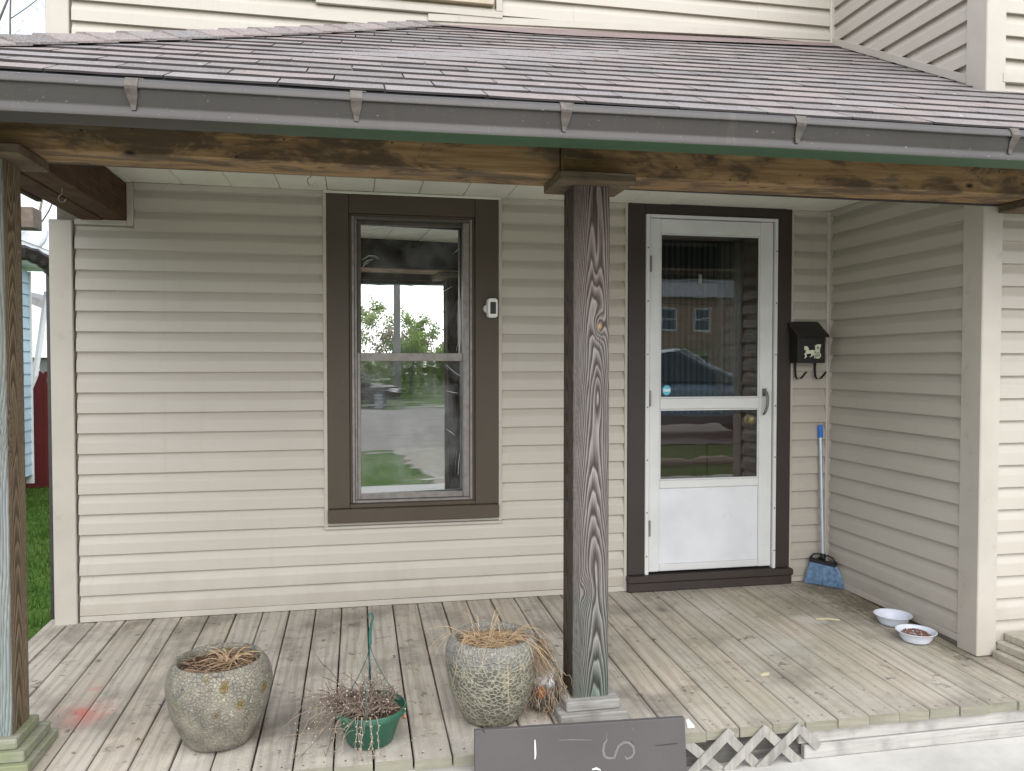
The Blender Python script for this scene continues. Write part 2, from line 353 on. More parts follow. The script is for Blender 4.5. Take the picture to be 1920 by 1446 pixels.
# ================================================================== SETTING: ground
def sheet(name, m, x0, x1, y0, y1, z, nx=1, ny=1):
    b = MB(); 
    for i in range(nx):
        for j in range(ny):
            xa, xb = x0+(x1-x0)*i/nx, x0+(x1-x0)*(i+1)/nx; ya, yb = y0+(y1-y0)*j/ny, y0+(y1-y0)*(j+1)/ny
            b.add([(xa,ya,z),(xb,ya,z),(xb,yb,z),(xa,yb,z)], [(0,1,2,3)])
    return b.build(name, m, kind='structure')
sheet('lawn', LAWN, -250, 250, -250, 250, GZ-.07)
k = NT('gravel_road'); _p = k.pos(); _c = k.ramp(k.noise(_p,1.2,6,.65), [(.3,(.20,.185,.165)),(.7,(.33,.305,.275))]); k.col(_c,.95); k.bump(k.noise(_p,60,4),.6,.01); ROADM = k.m
sheet('road', ROADM, -120, 120, -25.2, -9.9, GZ-.055)
b = MB(); b.box(-2.2, 12, -5.6, -1.50, GZ-.10, GZ); b.build('concrete_walk', CONC, kind='structure', bevel=.006)  # slab widened out of view to bounce light into the porch
PATHM = plain('tan_path', (.33,.30,.245), .95, 0, .2, 5, .4)
b = MB(); b.box(3.05, 4.7, -9.88, -5.61, GZ-.10, GZ-.03); b.build('front_path', PATHM, kind='structure', bevel=.006)

# ================================================================== HOUSE
house = thing('house', (2.0, 0.0, GZ), 'beige vinyl sided two storey house with a shingled porch roof', 'house')
# ---- siding: one object for each course
PROF = [(.001,.004),(.0200,.0005),(.0225,.0010),(.0222,.004),(.0190,.054),(.0170,.061),(.0105,.075),(.0050,.088),(.0015,.096),(.0005,.114)]
def course(parent, o, d, nrm, a, b, z, h=None):
    """one siding course from distance a to b along d, its bottom edge at height z; h cuts it short"""
    m = MB(); d = Vector(d); nrm = Vector(nrm); o = Vector(o); n = max(1, int((b-a)/.5)); vs = []; fs = []
    pr = [(q, t) for q, t in PROF if h is None or t <= h]
    if h is not None: pr.append((pr[-1][0], h))
    ph = random.random()*9; np_ = len(pr)
    ss = [(a+(b-a)*i/n, 0) for i in range(n+1)]
    if b-a > .9 and random.random() < .45:      # lap joint of two panels
        cut = random.uniform(a+.3, b-.3); ss = sorted([(s, 0 if s < cut else .0016) for s, _ in ss]+[(cut,0),(cut+.0004,.0016)]); n = len(ss)-1
    for s, lap in ss:
        wv = .0009*math.sin(s*2.3+ph)
        for q, t in pr: vs.append(o + d*s + nrm*(q+wv*.6+lap) + Vector((0,0,z+t+wv)))
    for i in range(n):
        for j in range(np_-1): fs.append((i*np_+j, (i+1)*np_+j, (i+1)*np_+j+1, i*np_+j+1))
    m.add(vs, fs); ob = m.build('siding_course', SID, parent)
    return ob
def wallpart(name, x0, x1, y0, y1, z0, z1, m=None): return box(name, m or TRIM, house, x0, x1, y0, y1, z0, z1, bevel=0)
BACK = plain('wall_sheathing', (.30,.27,.22), .9)
# porch wall (Y = 0 plane): sheathing in strips round the openings
pw = MB()
pw.box(-.06,1.24,.002,.14,-.25,3.9); pw.box(2.14,2.90,.002,.14,-.25,3.9); pw.box(3.89,4.30,.002,.14,-.25,3.9)
pw.box(1.24,2.14,.002,.14,-.25,.47); pw.box(1.24,2.14,.002,.14,2.19,3.9); pw.box(2.90,3.89,.002,.14,2.20,3.9); pw.box(2.90,3.89,.002,.14,-.25,.004)
pw = pw.build('porch_wall', BACK, house)
O, DX, NY = (0,0,0), (1,0,0), (0,-1,0)
for kk in range(22):
    z = Z0+kk*E4
    if z > CEILZ-.01: continue
    xl = .30 if z > 1.955 else .026
    if z < .36: course(pw, O, DX, NY, xl, 2.872, z)
    elif z < .46:
        course(pw, O, DX, NY, xl, 1.215, z); course(pw, O, DX, NY, 2.168, 2.872, z); course(pw, O, DX, NY, 1.215, 2.168, z, .425-z if .425-z > .02 else .02)
    else:
        course(pw, O, DX, NY, xl, 1.216, z); course(pw, O, DX, NY, 2.168, 2.872, z)
    course(pw, O, DX, NY, 3.912, XR-.03, z)
def strip(name, parent, *a, m=None, bv=.002): return box(name, m or TRIM, parent, *a, bevel=bv)
strip('starter_strip', pw, .026,2.885,-.0245,-.002,.002,Z0-.002); strip('starter_strip', pw, 3.90,XR-.02,-.0245,-.002,.002,Z0-.002)
for x in (1.2165, 2.1485): strip('trim_channel', pw, x,x+.0195,-.0265,-.001,.435,2.198)
strip('trim_channel', pw, 1.2155,2.169,-.0275,-.0012,.420,.4345)
for x in (2.872, 3.8965): strip('trim_channel', pw, x,x+.017,-.0265,-.001,.003,2.215)
strip('trim_channel', pw, .30,1.216,-.0255,-.001,2.172,2.199); strip('trim_channel', pw, 2.169,2.8715,-.0255,-.001,2.172,2.199)
strip('trim_channel', pw, 3.9142,XR-.031,-.0255,-.001,2.172,2.199)
strip('trim_channel', pw, .267,.2985,-.0265,-.001,1.985,2.198); strip('trim_channel', pw, .026,.266,-.0255,-.001,1.985,2.010)
# inside corner post, outside corner posts
MB().prism([(XR-.038,-.001),(XR-.038,-.026),(XR-.030,-.030),(XR-.026,-.038),(XR-.001,-.038),(XR-.001,-.001)], 'z', .003, 2.197).build('corner_post', TRIM, house)
def ocorner(x, y, sx, z0, z1, wa=.078, wb=.085):
    # L shaped cover on the outside corner at x, y; sx = +1 when the side wall runs to the left of it
    b = MB(); t = .0275
    b.prism([(x-sx*t, y-t),(x+sx*wa, y-t),(x+sx*wa, y-.001),(x-sx*.001, y-.001),(x-sx*.001,y+wb),(x-sx*t,y+wb)], 'z', z0, z1)
    return b.build('corner_post', TRIM, house, bevel=.004)
ocorner(-.062, 0, 1, -.06, 2.004)          # front corner of the porch wall, below the beam
ocorner(-.062, 0, 1, 2.55, 3.95)
# ---- side wall (X = XR plane, facing -X) and the projecting front wall (Y = YF)
sw = MB().box(XR+.002,XR+.12,YF+.004,.0,-.25,3.95).build('side_wall', BACK, house)
for kk in range(39):
    z = .030+kk*E4; yend = -1.083; y0 = -.04
    rz = [z2 for z2 in (roofz(XR,-.0),)]
    if z > CEILZ+.03 and z+.11 < roofz(XR,YF): continue
    if z >= CEILZ-.01 and z < 2.5: continue
    if z > 2.45:      # above the porch roof: only where the wall shows
        yr = YE + (z-.02-zeave(XR))/((zwall(XR)-zeave(XR))/(-YE))
        y0 = -.02
    course(sw, (XR,0,0), (0,-1,0), (-1,0,0), -y0, -yend, z)
strip('starter_strip', sw, XR-.0245,XR-.002,-1.083,-.04,dz(-1.1)+.03,.029)
strip('trim_channel', sw, XR-.0255,XR-.001,-1.083,-.04,2.172,2.199)
fw = MB().box(XR+.004,6.2,YF+.002,YF+.12,-.25,3.95).build('front_wall', BACK, house)
for kk in range(-20, 19):
    z = 1.95329+kk*E4
    if z < -.07: continue
    if 2.2 < z < 2.45: continue
    course(fw, (0,YF,0), DX, NY, XR+.062, 6.2, z)
strip('starter_strip', fw, XR+.062,6.2,YF-.0245,YF-.002,-.03,.018)
ocorner(XR, YF, 1, dz(YF)+.004, 3.95, .075, .095)
# sloping trims where siding meets the roof
def slopetrim(y0, y1, x, w_, dzt=.035):
    z0, z1 = roofz(x,y0)+.012, roofz(x,y1)+.012
    return MB().hexa([(x-w_,y0,z0),(x-.002,y0,z0),(x-.002,y1,z1),(x-w_,y1,z1),(x-w_,y0,z0+dzt),(x-.002,y0,z0+dzt),(x-.002,y1,z1+dzt),(x-w_,y1,z1+dzt)]).build('roof_trim', TRIM, house)
slopetrim(-1.08, -.037, XR, .029, .040)
MB().prism([(XR-.036,-.001),(XR-.036,-.026),(XR-.029,-.029),(XR-.026,-.036),(XR-.001,-.036),(XR-.001,-.001)], 'z', 3.17, 3.95).build('corner_post', TRIM, house)
b = MB(); x0, x1 = APX+.02, XR-.036
b.hexa([(x0,-.029,zwall(x0)+.022),(x1,-.029,zwall(x1)+.022),(x1,-.002,zwall(x1)+.022),(x0,-.002,zwall(x0)+.022),(x0,-.029,zwall(x0)+.058),(x1,-.029,zwall(x1)+.058),(x1,-.002,zwall(x1)+.058),(x0,-.002,zwall(x0)+.058)])
b.build('roof_trim', TRIM, house)
b = MB(); x0, x1 = XR+.06, 6.0
b.hexa([(x0,YF-.03,roofz(x0,YF)+.035),(x1,YF-.03,roofz(x1,YF)+.035),(x1,YF-.002,roofz(x1,YF)+.035),(x0,YF-.002,roofz(x0,YF)+.035),(x0,YF-.03,roofz(x0,YF)+.075),(x1,YF-.03,roofz(x1,YF)+.075),(x1,YF-.002,roofz(x1,YF)+.075),(x0,YF-.002,roofz(x0,YF)+.075)])
b.build('roof_trim', TRIM, house)
# ---- upper wall courses (same plane as the porch wall, above the roof) with the tan window sill
uw = MB().box(.02,4.1,.0005,.0015,2.45,3.9).build('upper_wall', BACK, house)
# course lines measured on the upper storey run slightly out of level
for kk in range(14):
    z = 2.57+kk*E4
    m = (1.19, 2.17)
    if z+.1 < 3.19: course(uw, O, DX, NY, .026, XR-.034, z)
    elif z < 3.19:
        course(uw, O, DX, NY, .026, m[0], z); course(uw, O, DX, NY, m[1], XR-.034, z); course(uw, O, DX, NY, m[0], m[1], z, max(.03,3.165-z))
    else: course(uw, O, DX, NY, .026, m[0], z); course(uw, O, DX, NY, m[1], XR-.034, z)
uwin = MB().box(1.22,2.13,-.012,.004,3.21,3.9).build('upper_window', plain('upper_window_tan', (.42,.36,.26),.6), house)
strip('sill', uwin, 1.25,2.12,-.05,-.013,3.222,3.262, m=plain('tan_sill_paint', (.46,.40,.30),.6))
for a in ((1.19,2.17,-.034,-.012,3.160,3.195),(2.1355,2.17,-.034,-.012,3.196,3.9),(1.19,1.2245,-.034,-.012,3.196,3.9)): strip('trim_channel', uwin, *a)

# ---- porch window
win = MB().box(1.35,2.02,.045,.06,.545,.575).build('porch_window', WCAS, house)
def part(p, name, m, *a, bv=.002, **k): return box(name, m, p, *a, bevel=bv, **k)
part(win,'casing',WCAS,1.236,1.350,-.032,.02,.531,2.199,bv=.003); part(win,'casing',WCAS,2.020,2.148,-.032,.02,.531,2.199,bv=.003)
part(win,'casing',WCAS,1.351,2.019,-.030,.02,2.088,2.198,bv=.003)
part(win,'sill',WCAS,1.2365,2.1475,-.055,.02,.457,.530,bv=.004); part(win,'sill',WCAS,1.351,2.019,-.029,.06,.531,.552)
for x in (1.351,2.008): part(win,'jamb',WCAS,x,x+.011,-.018,.13,.553,2.087)
part(win,'jamb',WCAS,1.363,2.007,-.018,.13,2.077,2.087)
# aluminium storm frame, two sashes
for x in (1.3625,1.9925): part(win,'storm_frame',ALU,x,x+.015,-.012,.055,.5535,2.0765)
part(win,'storm_frame',ALU,1.378,1.992,-.012,.055,.5535,.568); part(win,'storm_frame',ALUD,1.378,1.992,-.012,.055,2.060,2.0765)
for x in (1.3785,1.9565): part(win,'storm_track',ALU,x,x+.012 if x<1.5 else x+.035,-.004,.05,.569,2.0595)
def sash(x0,x1,y0,y1,z0,z1,wd,bot,top,m,gm,tx,tz,yp):
    s = MB().box(x0,x0+wd,y0,y1,z0,z1).build('sash', m, win, bevel=.002)
    box('stile', m, s, x1-wd,x1,y0,y1,z0,z1); box('rail', m, s, x0+wd+.0005,x1-wd-.0005,y0+.001,y1-.001,z0,z0+bot); box('rail', m, s, x0+wd+.0005,x1-wd-.0005,y0+.001,y1-.001,z1-top,z1)
    # pane: not quite true in its frame, so the reflection leans
    xa,xb,za,zb = x0+.002,x1-.002,z0+.002,z1-.002; ym = yp
    cx, cz = (xa+xb)/2, (za+zb)/2; ang, tl = tx, tz
    def y(xx,zz): return ym + (xx-cx)*math.tan(ang) + (zz-cz)*math.tan(tl)
    g = MB(); g.add([(xa,y(xa,za),za),(xb,y(xb,za),za),(xb,y(xb,zb),zb),(xa,y(xa,zb),zb)], [(0,1,2,3)])
    g.build('pane', gm, s); return s
sash(1.391,1.976,.030,.052,1.335,2.059,.022,.018,.020,ALUD,GLASSU,rad(3.0),rad(.8),.056)
sash(1.391,1.972,.004,.027,.570,1.354,.017,.030,.044,ALU,GLASSL,rad(3.0),rad(.1),.034)
# film creases on the glass
CRE = plain('clear_film_crease', (.75,.77,.77), .15, 0, .05, spec=.9)
def crease(pts, r=.0012):
    q = MB(); q.tube([at(x,y,Y=.026 if y < 665 else .001) for x,y in pts], [r*.4]+[r]*(len(pts)-2)+[r*.4], 4)
    q.build('film_crease', CRE, win)
for pts in ([(677,428),(690,430),(705,426),(720,425),(740,427)],[(678,433),(692,436),(705,432)],[(679,487),(692,479),(703,480),(711,485)],[(680,494),(690,488),(700,486)],[(680,500),(686,494),(692,492)],
            [(853,473),(858,469),(862,466)],[(818,554),(832,546),(848,537)],[(864,560),(863,600),(864,640),(860,658)],[(679,600),(679,640),(684,656),(690,661)],[(835,683),(845,692),(858,702),(864,705)],[(800,684),(812,687),(822,690)],[(838,733),(850,736),(858,737)],[(838,805),(848,812),(853,817)],[(862,850),(860,870),(859,890)]): crease(pts)
# dark room behind window and door
rm = MB()
for (x0,x1,z0,z1,d) in ((1.2,2.2,.3,2.25,1.6),(2.85,3.95,-.02,2.25,1.3)):
    rm.add([(x0,.141,z0),(x1,.141,z0),(x1,d,z0),(x0,d,z0),(x0,.141,z1),(x1,.141,z1),(x1,d,z1),(x0,d,z1)], [(0,1,2,3),(4,7,6,5),(1,5,6,2),(2,6,7,3),(3,7,4,0)])
rm.build('room', DARK, house)

# ---- doorway: casing, entry door, storm door
dc = part(house,'door_casing',DCAS,2.890,2.9895,-.034,.02,.094,2.214,bv=.003)
part(dc,'casing_board',DCAS,3.8005,3.896,-.034,.02,.094,2.214,bv=.003); part(dc,'casing_board',DCAS,2.990,3.800,-.033,.02,2.142,2.213,bv=.003)
part(dc,'threshold',DCAS,2.884,3.902,-.075,.10,.055,.093,bv=.006); part(dc,'threshold',DCAS,2.887,3.899,-.060,.10,.001,.054,bv=.004)
for x in (2.99,3.78): part(dc,'jamb',DCAS,x,x+.02,.021,.135,.094,2.141)
ed = MB().box(3.01,3.78,.105,.138,.094,1.00).build('entry_door', BROWN, house, bevel=.002)
for a in ((3.01,3.13,.105,.138,1.001,2.14),(3.66,3.78,.105,.138,1.001,2.14),(3.131,3.659,.105,.138,2.02,2.14)): part(ed,'stile',BROWN,*a)
for x in (3.12,3.43): part(ed,'door_panel',BROWN,x,x+.24,.094,.106,.22,.82,bv=.006)
CURT = NT('curtain_cloth'); _p = CURT.pos(); CURT.col(CURT.ramp(CURT.wave(CURT.map(_p,(1,1,.02)),9,2,2,1),[(.2,(.045,.052,.055)),(.8,(.12,.13,.135))]),.9); CURT = CURT.m
cu = MB(); n = 60
cu.add([(3.132+.526*i/n, .150+.008*math.sin(i*1.05)+.004*math.sin(i*.37), z) for z in (1.0,2.02) for i in range(n+1)], [(i,i+1,n+2+i,n+1+i) for i in range(n)])
cu.build('curtain', CURT, ed, smooth=True)
MB().add([(3.131,.125,1.001),(3.659,.125,1.001),(3.659,.125,2.019),(3.131,.125,2.019)],[(0,1,2,3)]).build('pane', m_glass('entry_glass', .10, (.8,.82,.82), ws=0), ed)
kn = MB(); kc = at(1407,787,Y=.08)
kn.lathe([(.0,-.055),(.018,-.052),(.027,-.040),(.028,-.030),(.020,-.018),(.011,-.010),(.011,.0),(.030,.004),(.030,.010),(.0,.012)],(0,0,0),24)
kn.v = [(kc.x+x, .105+z-.01, kc.z+y) for x,y,z in kn.v]; kn.build('door_knob', BRASS, ed, smooth=True)
sd = part(house,'storm_door',WHITE,3.016,3.082,-.030,.000,.105,2.120,bv=.004)
part(sd,'stile',WHITE,3.698,3.778,-.030,.000,.105,2.120,bv=.004)
for z0,z1,nm in ((2.037,2.119,'rail'),(1.036,1.099,'rail'),(.582,.628,'rail'),(.106,.146,'rail')): part(sd,nm,WHITE,3.0825,3.6975,-.029,-.001,z0,z1,bv=.004)
part(sd,'kick_panel',WPAN,3.083,3.697,-.017,-.010,.147,.581,bv=0)
for x0,x1,z0,z1 in ((3.083,3.697,1.100,2.036),(3.083,3.697,.629,1.035)):
    MB().add([(x0,-.014,z0),(x1,-.014,z0),(x1,-.014,z1),(x0,-.014,z1)],[(0,1,2,3)]).build('pane', GLASSD, sd)
    for a in ((x0,x0+.007,z0,z1),(x1-.007,x1,z0,z1),(x0+.0075,x1-.0075,z0,z0+.007),(x0+.0075,x1-.0075,z1-.007,z1)): part(sd,'glazing_bead',WHITE,a[0],a[1],-.024,-.0145,a[2],a[3],bv=.001)
for a in ((2.9905,3.012,-.046,.0,.094,2.139),(3.782,3.8,-.046,.0,.094,2.139),(3.0125,3.7815,-.045,.0,2.122,2.139)): part(sd,'door_frame',WHITE,*a,bv=.002)
for z in (.36,1.10,1.86): part(sd,'hinge',ALU,3.0118,3.0225,-.052,-.0305,z-.045,z+.045,bv=.002)
SCR = plain('screw_head', (.10,.09,.08), .5)
scr = MB()
for x in (3.0012,3.791):
    for z in (.20,.45,.75,1.05,1.35,1.65,1.95): scr.lathe([(.0045,-.0475),(.0045,-.0455)],(0,0,0),8); scr.v[-16:] = [(x+a, c_, z+b_) for a,b_,c_ in scr.v[-16:]]
scr.build('screws', SCR, sd, kind='stuff')
# pull handle
hx = 3.725
h = MB(); h.tube([(hx,-.031,1.135),(hx,-.062,1.128),(hx+.002,-.072,1.10),(hx,-.070,1.05),(hx-.006,-.060,1.015),(hx-.012,-.050,1.000)], [.010,.010,.009,.0085,.008,.006], 8)
h.box(hx-.012,hx+.012,-.040,-.0305,1.108,1.152); h.build('door_handle', plain('pewter_handle',(.20,.195,.185),.35,.8), sd, smooth=False, bevel=.001)
stk = MB(); sc = at(1250,732,Y=-.016)
stk.add([(sc.x+.026*math.cos(a*math.pi/4+.39), -.0165, sc.z+.030*math.sin(a*math.pi/4+.39)) for a in range(8)], [tuple(range(8))])
st = stk.build('sticker', plain('blue_sticker',(.10,.42,.58),.5), sd, label='small blue octagonal sticker with a pale band')
box('sticker_band', plain('pale_print',(.55,.68,.68),.5), st, sc.x-.021,sc.x+.021,-.0175,-.0170,sc.z-.008,sc.z+.008,bevel=0)
sc = at(1313,523,Y=.12); box('sticker', plain('white_sticker',(.62,.64,.52),.5), sd, sc.x-.010,sc.x+.010,.1195,.1205,sc.z-.026,sc.z+.026,bevel=0)

# ---- ceiling of planks
cl = MB().box(-.02,4.3,-1.40,.0,CEILZ+.013,CEILZ+.02).build('porch_ceiling', BACK, house)
x = .055; i = 0
while x < 4.16:
    x1 = min(x+.2375, 4.166)
    y0_ = -1.2035
    MB().box(x+.0012,x1-.0012,y0_,-.0005,CEILZ+random.uniform(-.0015,.0015),CEILZ+.012).build('ceiling_panel', CEIL, cl, bevel=.003)
    x = x1
part(cl,'cove_strip',CEIL,.30,1.2,-.0215,-.0235+.0,2.1,2.11,bv=0) if False else None
part(cl,'cove_strip',CEIL,1.222,2.16,-.040,-.0335,2.185,2.1975,bv=.001)

# ---- roof
roof = MB(); xs = [-.15,1.75,4.165,6.2]
ym = YF
V = []
def rp(x,y,d=0): return (x,y,roofz(x,y)+d)
roof.add([rp(hipx(YE)-.0,YE,-.02),rp(4.165,YE,-.02),rp(6.2,YE,-.02),rp(6.2,YF,-.02),rp(4.165,YF,-.02),rp(4.165,-.0,-.02),rp(APX,0,-.02)], [(0,1,5,6),(1,2,3,4)])
roof.add([(-.15,YE,zeave(0)-.02),(APX,0,zwall(APX)-.02),(-.15,.0,2.16)], [(0,1,2)])
roof = roof.build('roof', [SHG], house)
EX = .1275; slope_len = math.hypot(-YE, zwall(2.5)-zeave(2.5)); NR = int(slope_len/EX)+1
def yrow(i): return YE - .012 + (-YE)*(i*EX/slope_len)
EDGE = plain('shingle_edge_shadow', (.055,.048,.047), .9)  # black cut asphalt, also paints the shadow line under each course
def shingle(xa, xb, ya, yb, lift):
    m = MB(); n = 4; top = []; 
    P0 = [max(xa, hipx(ya)), xb]; P1 = [max(xa, hipx(min(yb,0))), xb]
    if ya > YF: P0[1] = min(P0[1], XR-.004)
    if yb > YF: P1[1] = min(P1[1], XR-.004); 
    if ya > YF: pass
    if P0[1]-P0[0] < .02 and P1[1]-P1[0] < .02: return
    P1[0] = min(P1[0], P1[1]-.001); P0[0] = min(P0[0], P0[1]-.001)
    vs = []; th = .0062; c1, c2 = random.uniform(0,.002), random.uniform(0,.0025)
    for r_, (y, xx, up) in enumerate(((ya,P0,.009+lift),(ya+(yb-ya)*.35,[P0[0]+(P1[0]-P0[0])*.35,P0[1]+(P1[1]-P0[1])*.35],.0065+lift*.5),(yb,P1,.0015))):
        for j in range(n+1):
            t = j/n; x = xx[0]+(xx[1]-xx[0])*t; e = (c1*(1-t)**3+c2*t**3)*(1 if r_ == 0 else .3 if r_ == 1 else 0)
            jag = random.uniform(-.0018,.0018) if r_ == 0 else 0
            vs.append((x, y+jag, roofz(x,min(y,0))+up+e))
    k_ = n+1; fs = [(r_*k_+j, r_*k_+j+1, (r_+1)*k_+j+1, (r_+1)*k_+j) for r_ in (0,1) for j in range(n)]
    b_ = len(vs)
    for j in range(n+1): x,y,z = vs[j]; vs.append((x,y+.0015,z-th))
    ne = len(fs); fs += [(b_+j, b_+j+1, j+1, j) for j in range(n)]
    for s_ in (0, n):   # side edges
        q = len(vs); x,y,z = vs[k_+s_]; vs.append((x,y,z-.004)); fs.append((s_, k_+s_, q, b_+s_))
    m.add(vs, fs); m.mi = [0 if i_ < ne else 1 for i_ in range(len(fs))]; m.build('shingle', [SHG, EDGE], roof)
for i in range(NR):
    ya = yrow(i); yb = min(yrow(i+1)+.02, .0)
    off = [0,.152,.06,.21][i%4]+random.uniform(-.008,.008)
    lw = .305; x = -.35+off; lx = 0
    xm = 5.0
    while x < xm:
        if not (ya > YF-.02 and x > XR): shingle(x+.002, x+lw-.0025, ya, yb, random.uniform(0,.0008))
        x += lw
# hip caps
HN = 19
for i in range(HN):
    t0, t1 = i/HN, (i+1.35)/HN
    def hp(t): y = YE*(1-t); return Vector((hipx(y), y, roofz(hipx(y),y)))
    a_, b_ = hp(t0)+Vector((0,0,.040)), hp(min(t1,1.0))+Vector((0,0,.030))
    wv = .125; df = Vector((wv*.95, -wv*.12, 0)); 
    def dn(p, s):   # foot of the cap on each slope
        if s > 0: x, y = p.x+wv*.80, p.y-wv*.25; return Vector((x,y,roofz(x,y)+.018))
        x, y = p.x-wv*.45, p.y+wv*.60; return Vector((x,y,p.z-.060))
    m = MB(); ring = [[dn(a_,1)+Vector((0,0,.005)), a_+Vector((.03,-.01,-.002)), a_, dn(a_,-1)],[dn(b_,1), b_+Vector((.03,-.01,-.002)), b_, dn(b_,-1)]]
    vs = ring[0]+ring[1]+[q-Vector((0,0,.007)) for q in ring[0]]+[q-Vector((0,0,.007)) for q in ring[1]]
    m.add(vs, [(0,4,5,1),(1,5,6,2),(2,6,7,3),(8,0,1,9),(9,1,2,10),(10,2,3,11),(8,12,4,0)]); m.build('hip_shingle', SHG, roof)
# flashing strip under the wall trim
FL = plain('mauve_flashing', (.215,.160,.155), .6, 0, .12, 6)
b = MB(); n = 12
for i in range(n):
    x0, x1 = APX+.06+(XR-.01-APX-.06)*i/n, APX+.06+(XR-.01-APX-.06)*(i+1)/n
    y = -.115 if True else 0
    yl = lambda x: -.02-.19*min(1,(x-APX)/.55)*(1-.55*max(0,(x-2.6)/1.6))
    b.add([(x0,yl(x0),roofz(x0,yl(x0))+.016),(x1,yl(x1),roofz(x1,yl(x1))+.016),(x1,-.004,roofz(x1,-.004)+.022),(x0,-.004,roofz(x0,-.004)+.022)],[(0,1,2,3)])
b.build('flashing', FL, roof)
# eave: black felt edge, fascia
b = MB(); x0, x1 = -.15, 6.2
b.hexa([(x0,YE-.004,zeave(x0)-.014),(x1,YE-.004,zeave(x1)-.014),(x1,YE+.2,zeave(x1)+.085),(x0,YE+.2,zeave(x0)+.085),(x0,YE-.004,zeave(x0)-.001),(x1,YE-.004,zeave(x1)-.001),(x1,YE+.2,zeave(x1)+.098),(x0,YE+.2,zeave(x0)+.098)])
b.build('drip_edge', BLACK, roof)
FASC = m_wood('fascia_wood', (.05,.035,.024), (.12,.085,.055), 'x')
YG0, YG1 = -1.965, -1.845      # gutter front and back
b = MB(); b.hexa([(-.15,-1.843,1.99),(6.2,-1.843,2.03),(6.2,-1.818,2.03),(-.15,-1.818,1.99),(-.15,-1.843,2.085),(6.2,-1.843,2.125),(6.2,-1.818,2.125),(-.15,-1.818,2.085)]); b.build('fascia', FASC, roof)
b = MB(); b.hexa([(-.15,-1.817,2.04),(6.2,-1.817,2.07),(6.2,-1.40,2.165),(-.15,-1.40,2.16),(-.15,-1.817,2.052),(6.2,-1.817,2.082),(6.2,-1.40,2.177),(-.15,-1.40,2.172)]); b.build('eave_soffit', FASC, roof)
# side eave (hip side): fascia, ragged shingle edge, rafter tail
b = MB(); b.box(-.148,-.125,-1.81,.0,2.09,2.13); b.build('fascia', FASC, roof)
for j in range(17):
    y = -1.85+j*.115; MB().box(-.19-random.uniform(0,.012),-.05,y,y+.112,2.135+random.uniform(-.004,.006),2.155).build('shingle', SHG, roof)

# ---- gutter
def gz(x): return .0088*(x-.47)
gp0 = [(-1.846,.095),(-1.846,.0),(-1.930,.0),(-1.938,.004),(-1.940,.016),(-1.936,.026),(-1.9385,.036),(-1.946,.048),(-1.952,.062),(-1.955,.074),(-1.9655,.0755),(-1.9665,.079),(-1.961,.093),(-1.955,.101),(-1.949,.1035),(-1.944,.0995),(-1.9505,.090),(-1.952,.078),(-1.943,.050),(-1.934,.034),(-1.934,.006),(-1.850,.004),(-1.850,.095)]
gp = gp0
b = MB(); n = len(gp); st = [-.20+i*(6.4/16) for i in range(17)]; vs = []
for x in st:
    wv = .002*math.sin(x*3.1)
    for y, z in gp: vs.append((x, y+wv*.5, 1.962+gz(x)+z+wv))
fs = [(i*n+j, (i+1)*n+j, (i+1)*n+(j+1)%n, i*n+(j+1)%n) for i in range(16) for j in range(n)]
b.add(vs, fs); b.mi = [1 if (f % n) in (1,2) else 0 for f in range(len(fs))]
gut = b.build('gutter', [GUT, GREEN], house, smooth=rad(40))
for px, py in ((245,150),(668,178),(1062,205),(1503,225),(1905,250)):
    X = at(px,py,Y=-1.966).x; z0 = 1.962+gz(X)
    m = MB(); w0, w1 = .017, .008; seg = [(-1.942,.107,w0),(-1.956,.105,w0),(-1.9645,.094,w0),(-1.9705,.079,w0),(-1.968,.072,w0*.95),(-1.957,.058,w0*.85),(-1.945,.036,w1),(-1.9425,.022,w1*.7)]
    vs = []
    for y, z, ww in seg: vs += [(X-ww,y,z0+z),(X+ww,y,z0+z)]
    nn = len(vs); vs += [(x_,y_+.002,z_-.0015) for x_,y_,z_ in vs]
    m.add(vs, [(2*i,2*i+1,2*i+3,2*i+2) for i in range(len(seg)-1)]+[(2*i,2*i+2,nn+2*i+2,nn+2*i) for i in range(len(seg)-1)]+[(2*i+1,nn+2*i+1,nn+2*i+3,2*i+3) for i in range(len(seg)-1)])
    m.build('gutter_strap', STRAP, gut)
    box('gutter_hanger', STRAP, gut, X+.004,X+.028,-1.95,-1.85,z0+.1042,z0+.107,bevel=0)
# ---- downspout at the porch wall's outer corner
DS = plain('brown_downspout', (.042,.036,.033), .4, 0, .2, 20)
dsp = MB(); dx, dy = -.118, .055
pts = [(-.42,-.10,1.86),(-.30,-.03,1.845)]; 
dsp.tube([(-.62,-.28,1.93),(-.46,-.16,1.90),(-.31,-.06,1.868),(-.235,-.01,1.842)], .036, 8)
n = 9
arc = [(-.235+.122*math.sin(a*1.5708), -.01+.13*a, 1.842-.10*(1-math.cos(a*1.5708))) for a in [i/n for i in range(n+1)]]
dd = []; rr = []
for i, q in enumerate(arc):
    dd.append(q); rr.append(.040 if i % 2 else .034)
dsp.tube(dd, rr, 10); dsp.box(-.145,-.083,.09,.15,-.16,1.745); dsp.box(-.148,-.083,.087,.153,.02,.05); dsp.box(-.148,-.083,.087,.153,1.20,1.225)
dsp.build('downspout', DS, house)
